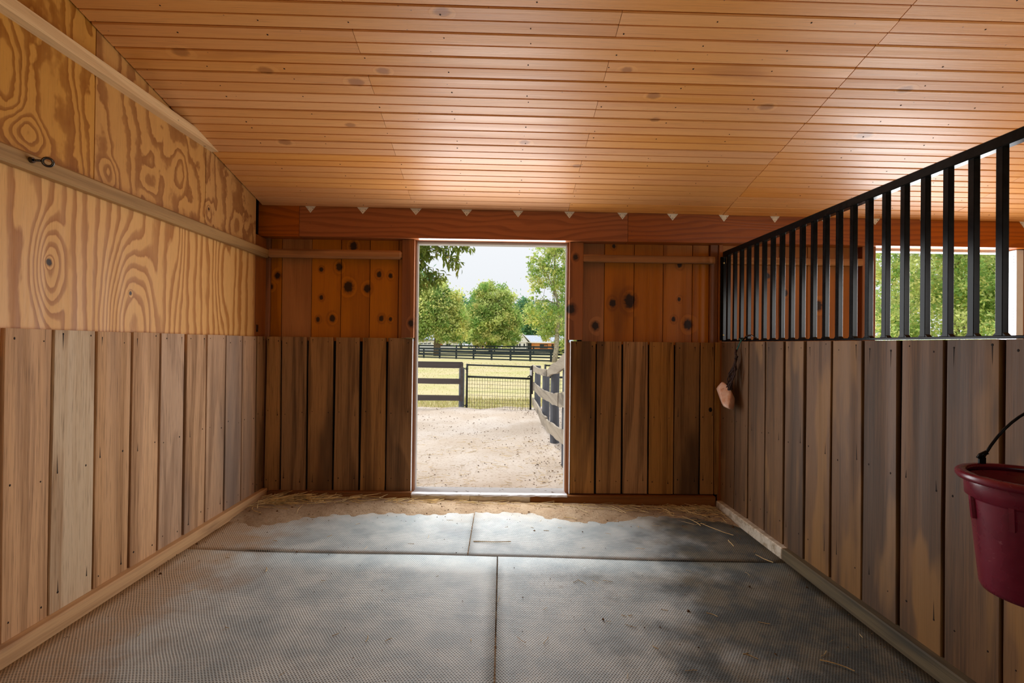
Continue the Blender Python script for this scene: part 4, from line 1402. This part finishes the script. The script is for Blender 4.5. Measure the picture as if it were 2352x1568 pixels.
# trees further away, each its own
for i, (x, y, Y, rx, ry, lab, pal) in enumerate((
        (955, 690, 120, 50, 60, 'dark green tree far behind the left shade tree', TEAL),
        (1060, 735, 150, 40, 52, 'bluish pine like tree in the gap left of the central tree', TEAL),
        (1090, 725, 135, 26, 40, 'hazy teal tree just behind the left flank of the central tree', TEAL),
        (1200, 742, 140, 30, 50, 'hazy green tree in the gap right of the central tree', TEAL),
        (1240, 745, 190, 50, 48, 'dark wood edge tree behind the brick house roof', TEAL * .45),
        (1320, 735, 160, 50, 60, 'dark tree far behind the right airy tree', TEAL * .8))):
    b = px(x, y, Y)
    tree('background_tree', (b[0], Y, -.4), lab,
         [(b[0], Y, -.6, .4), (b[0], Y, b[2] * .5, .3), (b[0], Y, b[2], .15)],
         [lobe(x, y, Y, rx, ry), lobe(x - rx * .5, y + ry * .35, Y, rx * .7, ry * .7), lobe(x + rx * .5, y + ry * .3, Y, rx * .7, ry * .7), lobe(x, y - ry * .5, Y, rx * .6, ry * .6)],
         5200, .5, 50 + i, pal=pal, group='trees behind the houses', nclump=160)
# shrubs in front of the house
for i, (x, y, Y, rx, ry, lab) in enumerate(((1168, 790, 108, 14, 9, 'low shrub before the white gable'), (1135, 792, 110, 12, 7, 'low shrub under the central tree'), (1292, 793, 100, 12, 12, 'low shrub at the right end of the brick wall'))):
    Q, q, C = foliage_arrays([lobe(x, y, Y, rx, ry)], 900, .28, 70 + i, GREEN)
    tag(np_mesh('shrub', Q, q, M_leaf, None, C), lab, 'shrub', 'shrubs by the houses')
# tree filling the next stall's door
Y = 15.0
tree('shade_tree', (px(2200, 900, Y)[0], Y + 1.0, -.1), 'dense bright green tree filling the doorway of the next stall',
     [(*px(2190, 880, Y + 1)[:2], -.1, .2), (*px(2190, 760, Y + 1), .17), (*px(2180, 640, Y + 1), .12), (*px(2160, 520, Y + 1), .07)],
     [lobe(2250, 640, Y, 110, 90, 120), lobe(2160, 620, Y, 90, 70, 90), lobe(2200, 740, Y, 130, 80, 120), lobe(2060, 690, Y, 75, 80, 60), lobe(2040, 600, Y, 60, 50, 60), lobe(2300, 720, Y, 90, 100, 90), lobe(2150, 530, Y, 130, 60, 110), lobe(2350, 600, Y, 120, 130, 110), lobe(2040, 760, Y, 70, 50, 60), lobe(2440, 720, Y, 110, 160, 100), lobe(2200, 850, Y, 160, 60, 110)],
     42000, .062, 41, pal=GREEN, nclump=700, branches=14, clump=.2)
Y = 34.0
tree('background_tree', (px(2080, 830, Y)[0], Y, -.1), 'loose green tree behind the dense one in the next stall doorway',
     [(*px(2090, 838, Y)[:2], -.1, .2), (*px(2090, 700, Y), .15), (*px(2090, 600, Y), .06)],
     [lobe(2100, 680, Y, 80, 70), lobe(2190, 640, Y, 90, 80), lobe(2280, 680, Y, 90, 90), lobe(2020, 740, Y, 60, 40), lobe(2380, 660, Y, 90, 100)], 11000, .16, 43, nclump=240)

# oak bough hanging into the top left of the doorway view
Y = 7.6
OB = empty('oak_tree', (-3.5, 7.8, 0), 'near oak whose narrow leaved boughs hang into the top of the doorway view', 'tree')
stems = [[(900, 500), (950, 555), (1000, 575), (1060, 560)], [(900, 520), (958, 590), (985, 625), (1000, 640)], [(930, 470), (985, 545), (1030, 590), (1050, 604)], [(900, 560), (955, 625), (975, 645), (1018, 632)],
         [(920, 540), (962, 570), (985, 585)], [(985, 545), (1040, 548), (1078, 568)], [(900, 600), (940, 640), (968, 668)], [(950, 500), (975, 560), (960, 610)]]
mb = MB()
sites = []
for st in stems:
    pts = [Vector(px(x, y, Y + .25 * math.sin(x * .05 + i))) for i, (x, y) in enumerate(st)]
    fine_ = []
    for i in range(len(pts) - 1):
        for k in range(5): fine_.append(pts[i].lerp(pts[i + 1], k / 5))
    fine_.append(pts[-1])
    mb.tube(fine_, [.011 * (1 - .8 * i / len(fine_)) + .0015 for i in range(len(fine_))], 6)
    sites += fine_[3:]
for st in (px(900, 500, Y), px(900, 560, Y), px(900, 600, Y), px(920, 540, Y)):
    mb.tube([(-3.35, 7.75, 3.0 + .1 * st[2]), (-2.7, 7.7, st[2] + .25), st], [.06, .03, .012], 8)
mb.build('bough', M_bark2, OB, smooth=True)
mb = MB(); mb.tube([(-3.5, 7.8, -.1), (-3.42, 7.78, 1.2), (-3.35, 7.75, 3.2), (-3.4, 7.8, 5.2), (-3.3, 7.9, 6.5)], [.27, .21, .17, .11, .04], 14)
mb.build('trunk', M_bark2, OB, smooth=True)
rg = random.Random(8)
LC = [srgb(98, 124, 62), srgb(126, 140, 66), srgb(146, 146, 70), srgb(84, 108, 66), srgb(150, 128, 62)]
leaf_mats = []
for i, c in enumerate(LC):
    t = NT('oak_leaf_%s' % ('green', 'olive', 'yellow', 'deep', 'russet')[i])
    t.t.nodes.remove(t.bsdf)
    d_ = t.n('ShaderNodeBsdfDiffuse'); tr_ = t.n('ShaderNodeBsdfTranslucent'); mx_ = t.n('ShaderNodeMixShader'); mx_.inputs[0].default_value = .4
    cc_ = t.mix(t.map(t.noise(t.pos(), 14, 2), .35, .65), [x * .8 for x in c[:3]] + [1], [x * 1.15 for x in c[:3]] + [1])
    t.put(d_.inputs[0], cc_); t.put(tr_.inputs[0], cc_)
    t.t.links.new(d_.outputs[0], mx_.inputs[1]); t.t.links.new(tr_.outputs[0], mx_.inputs[2]); t.t.links.new(mx_.outputs[0], t.out.inputs[0])
    leaf_mats.append(t.mat)
leaf_me = []
for i in range(5):
    me = bpy.data.meshes.new('leaf')
    L, w = .105, .017
    v = [(0, 0, 0), (-w * .7, L * .3, .004), (0, L * .3, -.003), (w * .7, L * .3, .004), (-w, L * .6, -.001), (0, L * .6, -.008), (w, L * .6, -.001), (0, L, -.022)]
    me.from_pydata(v, [], [(0, 2, 1), (0, 3, 2), (1, 2, 5, 4), (2, 3, 6, 5), (4, 5, 7), (5, 6, 7)])
    me.materials.append(leaf_mats[i]); me.update()
    leaf_me.append(me)
base_w = wloc(OB)
extra_v, extra_f = [], []
for i in range(1000):
    p = rg.choice(sites) + Vector((rg.gauss(0, .045), rg.gauss(0, .08), rg.gauss(-.01, .045)))
    rot_ = Matrix.Rotation(rg.uniform(0, 2 * PI), 4, 'Z') @ Matrix.Rotation(rg.uniform(-1.5, .5), 4, 'X') @ Matrix.Rotation(rg.uniform(-.8, .8), 4, 'Y')
    s_ = rg.uniform(.8, 1.4)
    mw = Matrix.Translation(p) @ rot_ @ Matrix.Scale(s_, 4)
    if i < 290:
        o = bpy.data.objects.new('leaf', leaf_me[rg.choice((0, 0, 1, 1, 2, 3, 4))])
        COL.objects.link(o); o.parent = OB
        o.matrix_basis = Matrix.Translation(-base_w) @ mw
    else:
        b = len(extra_v)
        extra_v += [tuple(mw @ v_.co) for v_ in leaf_me[0].vertices]
        extra_f += [tuple(q + b for q in pl_.vertices) for pl_ in leaf_me[0].polygons]
MB().add(extra_v, extra_f).build('leaf_mass', leaf_mats[1], OB, kind='stuff')

# ------------------------------------------------------------------ houses far behind
def hbox(name, a, b, y0, y1, mat, parent, bev=0):
    mb = MB(); mb.box(min(a[0], b[0]), max(a[0], b[0]), y0, y1, min(a[1], b[1]), max(a[1], b[1])); return mb.build(name, mat, parent)


Yh = 112


def hp(x, y, Yd=Yh): p = px(x, y, Yd); return (p[0], p[2])


def roof_slab(name, x0, x1, ye, zr_e, yr, zr_r, parent, mat, th=.12):
    v = [(x0, ye, zr_e), (x1, ye, zr_e), (x1, yr, zr_r), (x0, yr, zr_r)]
    v += [(p[0], p[1], p[2] - th) for p in v]
    return MB().add(v, [(0, 1, 2, 3), (7, 6, 5, 4), (0, 4, 5, 1), (1, 5, 6, 2), (2, 6, 7, 3), (3, 7, 4, 0)]).build(name, mat, parent)


# brick house
H = empty('brick_house', (px(1255, 800, Yh)[0], Yh, -.5), 'orange brick house with grey roof and white gable behind the right tree', 'house')
p0, p1 = hp(1221, 784.5), hp(1312, 803)
hbox('wall', (p0[0], p0[1]), (p1[0], -.8), Yh, Yh + 7, M_brick, H)
q0, q1 = hp(1210, 784.5), hp(1221, 803)
hbox('porch', (q0[0], q0[1]), (q1[0], -.8), Yh + 1.2, Yh + 7, M_glassd, H)
for x in (1208.5, 1210.8):
    a, b = hp(x, 785), hp(x + .8, 803); hbox('porch_post', (a[0], a[1]), (b[0], -.8), Yh - .2, Yh, M_hwhite, H)
for (a, b) in (((1240, 790), (1258, 800)), ((1267, 790), (1272, 800)), ((1278, 793), (1285, 800))):
    u, v_ = hp(*a), hp(*b)
    w_ = hbox('window', u, v_, Yh - .08, Yh + .05, M_glassd, H)
    m_ = (u[0] + v_[0]) / 2
    mb = MB(); mb.box(m_ + .05, v_[0] - .1, Yh - .12, Yh - .07, v_[1] + .15, u[1] - .15); mb.build('pane', M_shut, w_)
e, r = hp(1212, 785.2), hp(1204, 769.5)
zr = px(1212, 769.5, Yh + 5)[2]
roof_slab('roof', hp(1206, 780)[0], hp(1318, 780)[0], Yh - .6, e[1], Yh + 5, zr, H, M_roof)
mb = MB(); mb.box(hp(1212, 785)[0], hp(1318, 785)[0], Yh - .72, Yh - .6, e[1] - .22, e[1] + .04); mb.build('fascia', M_hwhite, H)
ga, gb, gc = hp(1184, 786), hp(1213, 786), hp(1199, 767.5)
for nm, dy, mt in (('gable', 0, M_hwhite),):
    v = [(ga[0], Yh - 1.5, ga[1]), (gb[0], Yh - 1.5, gb[1]), (gc[0], Yh - 1.5, gc[1]), (ga[0], Yh + 4, ga[1]), (gb[0], Yh + 4, gb[1]), (gc[0], Yh + 4, gc[1])]
    MB().add(v, [(0, 1, 2), (0, 3, 4, 1), (1, 4, 5, 2), (2, 5, 3, 0), (3, 5, 4)]).build(nm, mt, H)
hbox('wall', (hp(1176, 786)[0], ga[1]), (hp(1208, 800)[0], -.8), Yh - 1.3, Yh + 4, M_hwhite, H)
for x in (1186, 1192, 1202):
    u, v_ = hp(x, 789), hp(x + 3, 798); hbox('window', u, v_, Yh - 1.4, Yh - 1.2, M_glassd, H)
v = []
for k, (xa, ya) in enumerate(((1180, 787.5), (1199, 766.5), (1218, 787))):
    a = hp(xa, ya); v += [(a[0], Yh - 1.9, a[1]), (a[0], Yh - 1.9, a[1] + .22), (a[0], Yh + 4, a[1] + .22), (a[0], Yh + 4, a[1])]
MB().add(v, [(k * 4 + i, k * 4 + (i + 1) % 4, k * 4 + 4 + (i + 1) % 4, k * 4 + 4 + i) for k in (0, 1) for i in range(4)]).build('gable_roof', M_hwhite, H)
# white house behind the central tree
H = empty('white_house', (px(1110, 800, Yh)[0], Yh, -.5), 'white house with muntined window and brown shutters behind the central tree trunk', 'house')
hbox('wall', (hp(1088, 783)[0], hp(1088, 783)[1]), (hp(1150, 800)[0], -.8), Yh, Yh + 6, M_hwhite, H)
u, v_ = hp(1097, 785.5), hp(1106.5, 799)
w_ = hbox('window', u, v_, Yh - .08, Yh + .05, M_hwhite, H)
for i in range(2):
    for j in range(3):
        a0 = u[0] + .06 + i * (v_[0] - u[0]) / 2; a1 = a0 + (v_[0] - u[0]) / 2 - .12
        b1 = u[1] - .06 - j * (u[1] - v_[1]) / 3; b0 = b1 - (u[1] - v_[1]) / 3 + .12
        mb = MB(); mb.box(a0, a1, Yh - .1, Yh - .07, b0, b1); mb.build('pane', M_glassd, w_)
for (a, b) in ((1093, 1096.3), (1107.2, 1110), (1116, 1118), (1124, 1126)):
    s0, s1 = hp(a, 785), hp(b, 800); hbox('shutter', s0, s1, Yh - .09, Yh + .02, M_shut, H)
roof_slab('roof', hp(1083, 780)[0], hp(1154, 780)[0], Yh - .5, hp(1090, 783.5)[1], Yh + 4.5, px(1090, 770, Yh + 4.5)[2], H, M_roof)
mb = MB(); mb.box(hp(1083, 780)[0], hp(1154, 780)[0], Yh - .6, Yh - .5, hp(1090, 784.5)[1], hp(1090, 782.8)[1]); mb.build('fascia', M_hwhite, H)
# garage
Yg = 100
H = empty('white_garage', (px(985, 800, Yg)[0], Yg, -.5), 'white garage with a row of three door panes and low gable behind the left trees', 'garage')
hbox('wall', (hp(935, 781, Yg)[0], hp(950, 781.5, Yg)[1]), (hp(1004, 800, Yg)[0], -.8), Yg, Yg + 8, M_hwhite, H)
dr = hbox('garage_door', hp(961, 786, Yg), (hp(992, 800, Yg)[0], -.6), Yg - .06, Yg + .05, M_white, H)
for a in (964.5, 973.5, 982.5):
    u, v_ = hp(a, 788, Yg), hp(a + 7, 790, Yg)
    mb = MB(); mb.box(u[0], v_[0], Yg - .1, Yg - .05, v_[1], u[1]); mb.build('pane', M_glassd, dr)
roof_slab('roof', hp(930, 780, Yg)[0], hp(1006, 780, Yg)[0], Yg - .6, hp(950, 780.5, Yg)[1], Yg + 6, px(950, 773, Yg + 6)[2], H, M_roof)
mb = MB(); mb.box(hp(930, 780, Yg)[0], hp(1000, 780, Yg)[0], Yg - .68, Yg - .58, hp(950, 781.2, Yg)[1], hp(950, 779.4, Yg)[1]); mb.build('eave', M_eave, H)
v = []
for (xa, ya) in ((1003, 780.5), (1014, 778), (1046, 789), (1046, 800), (1003, 800)):
    a = hp(xa, ya, Yg); v.append((a[0], Yg + .5, a[1]))
v += [(p[0], Yg + 6, p[2]) for p in v]
MB().add(v, [(0, 4, 3, 2, 1), (5, 6, 7, 8, 9), (0, 1, 6, 5), (1, 2, 7, 6), (2, 3, 8, 7), (4, 0, 5, 9)]).build('wing', M_hwhite, H)
v = []
for (xa, ya) in ((1000, 779.5), (1014, 776.5), (1050, 789)):
    a = hp(xa, ya, Yg); v += [(a[0], Yg - .2, a[1]), (a[0], Yg - .2, a[1] + .2), (a[0], Yg + 6, a[1] + .2), (a[0], Yg + 6, a[1])]
MB().add(v, [(k * 4 + i, k * 4 + (i + 1) % 4, k * 4 + 4 + (i + 1) % 4, k * 4 + 4 + i) for k in (0, 1) for i in range(4)]).build('gable_roof', M_roof, H)
for (a, b) in ((1011, 1016), (1024, 1029), (1030, 1034)):
    u, v_ = hp(a, 788.5, Yg), hp(b, 794, Yg); hbox('window', u, v_, Yg + .4, Yg + .55, M_glassd if a != 1011 else M_shut, H)
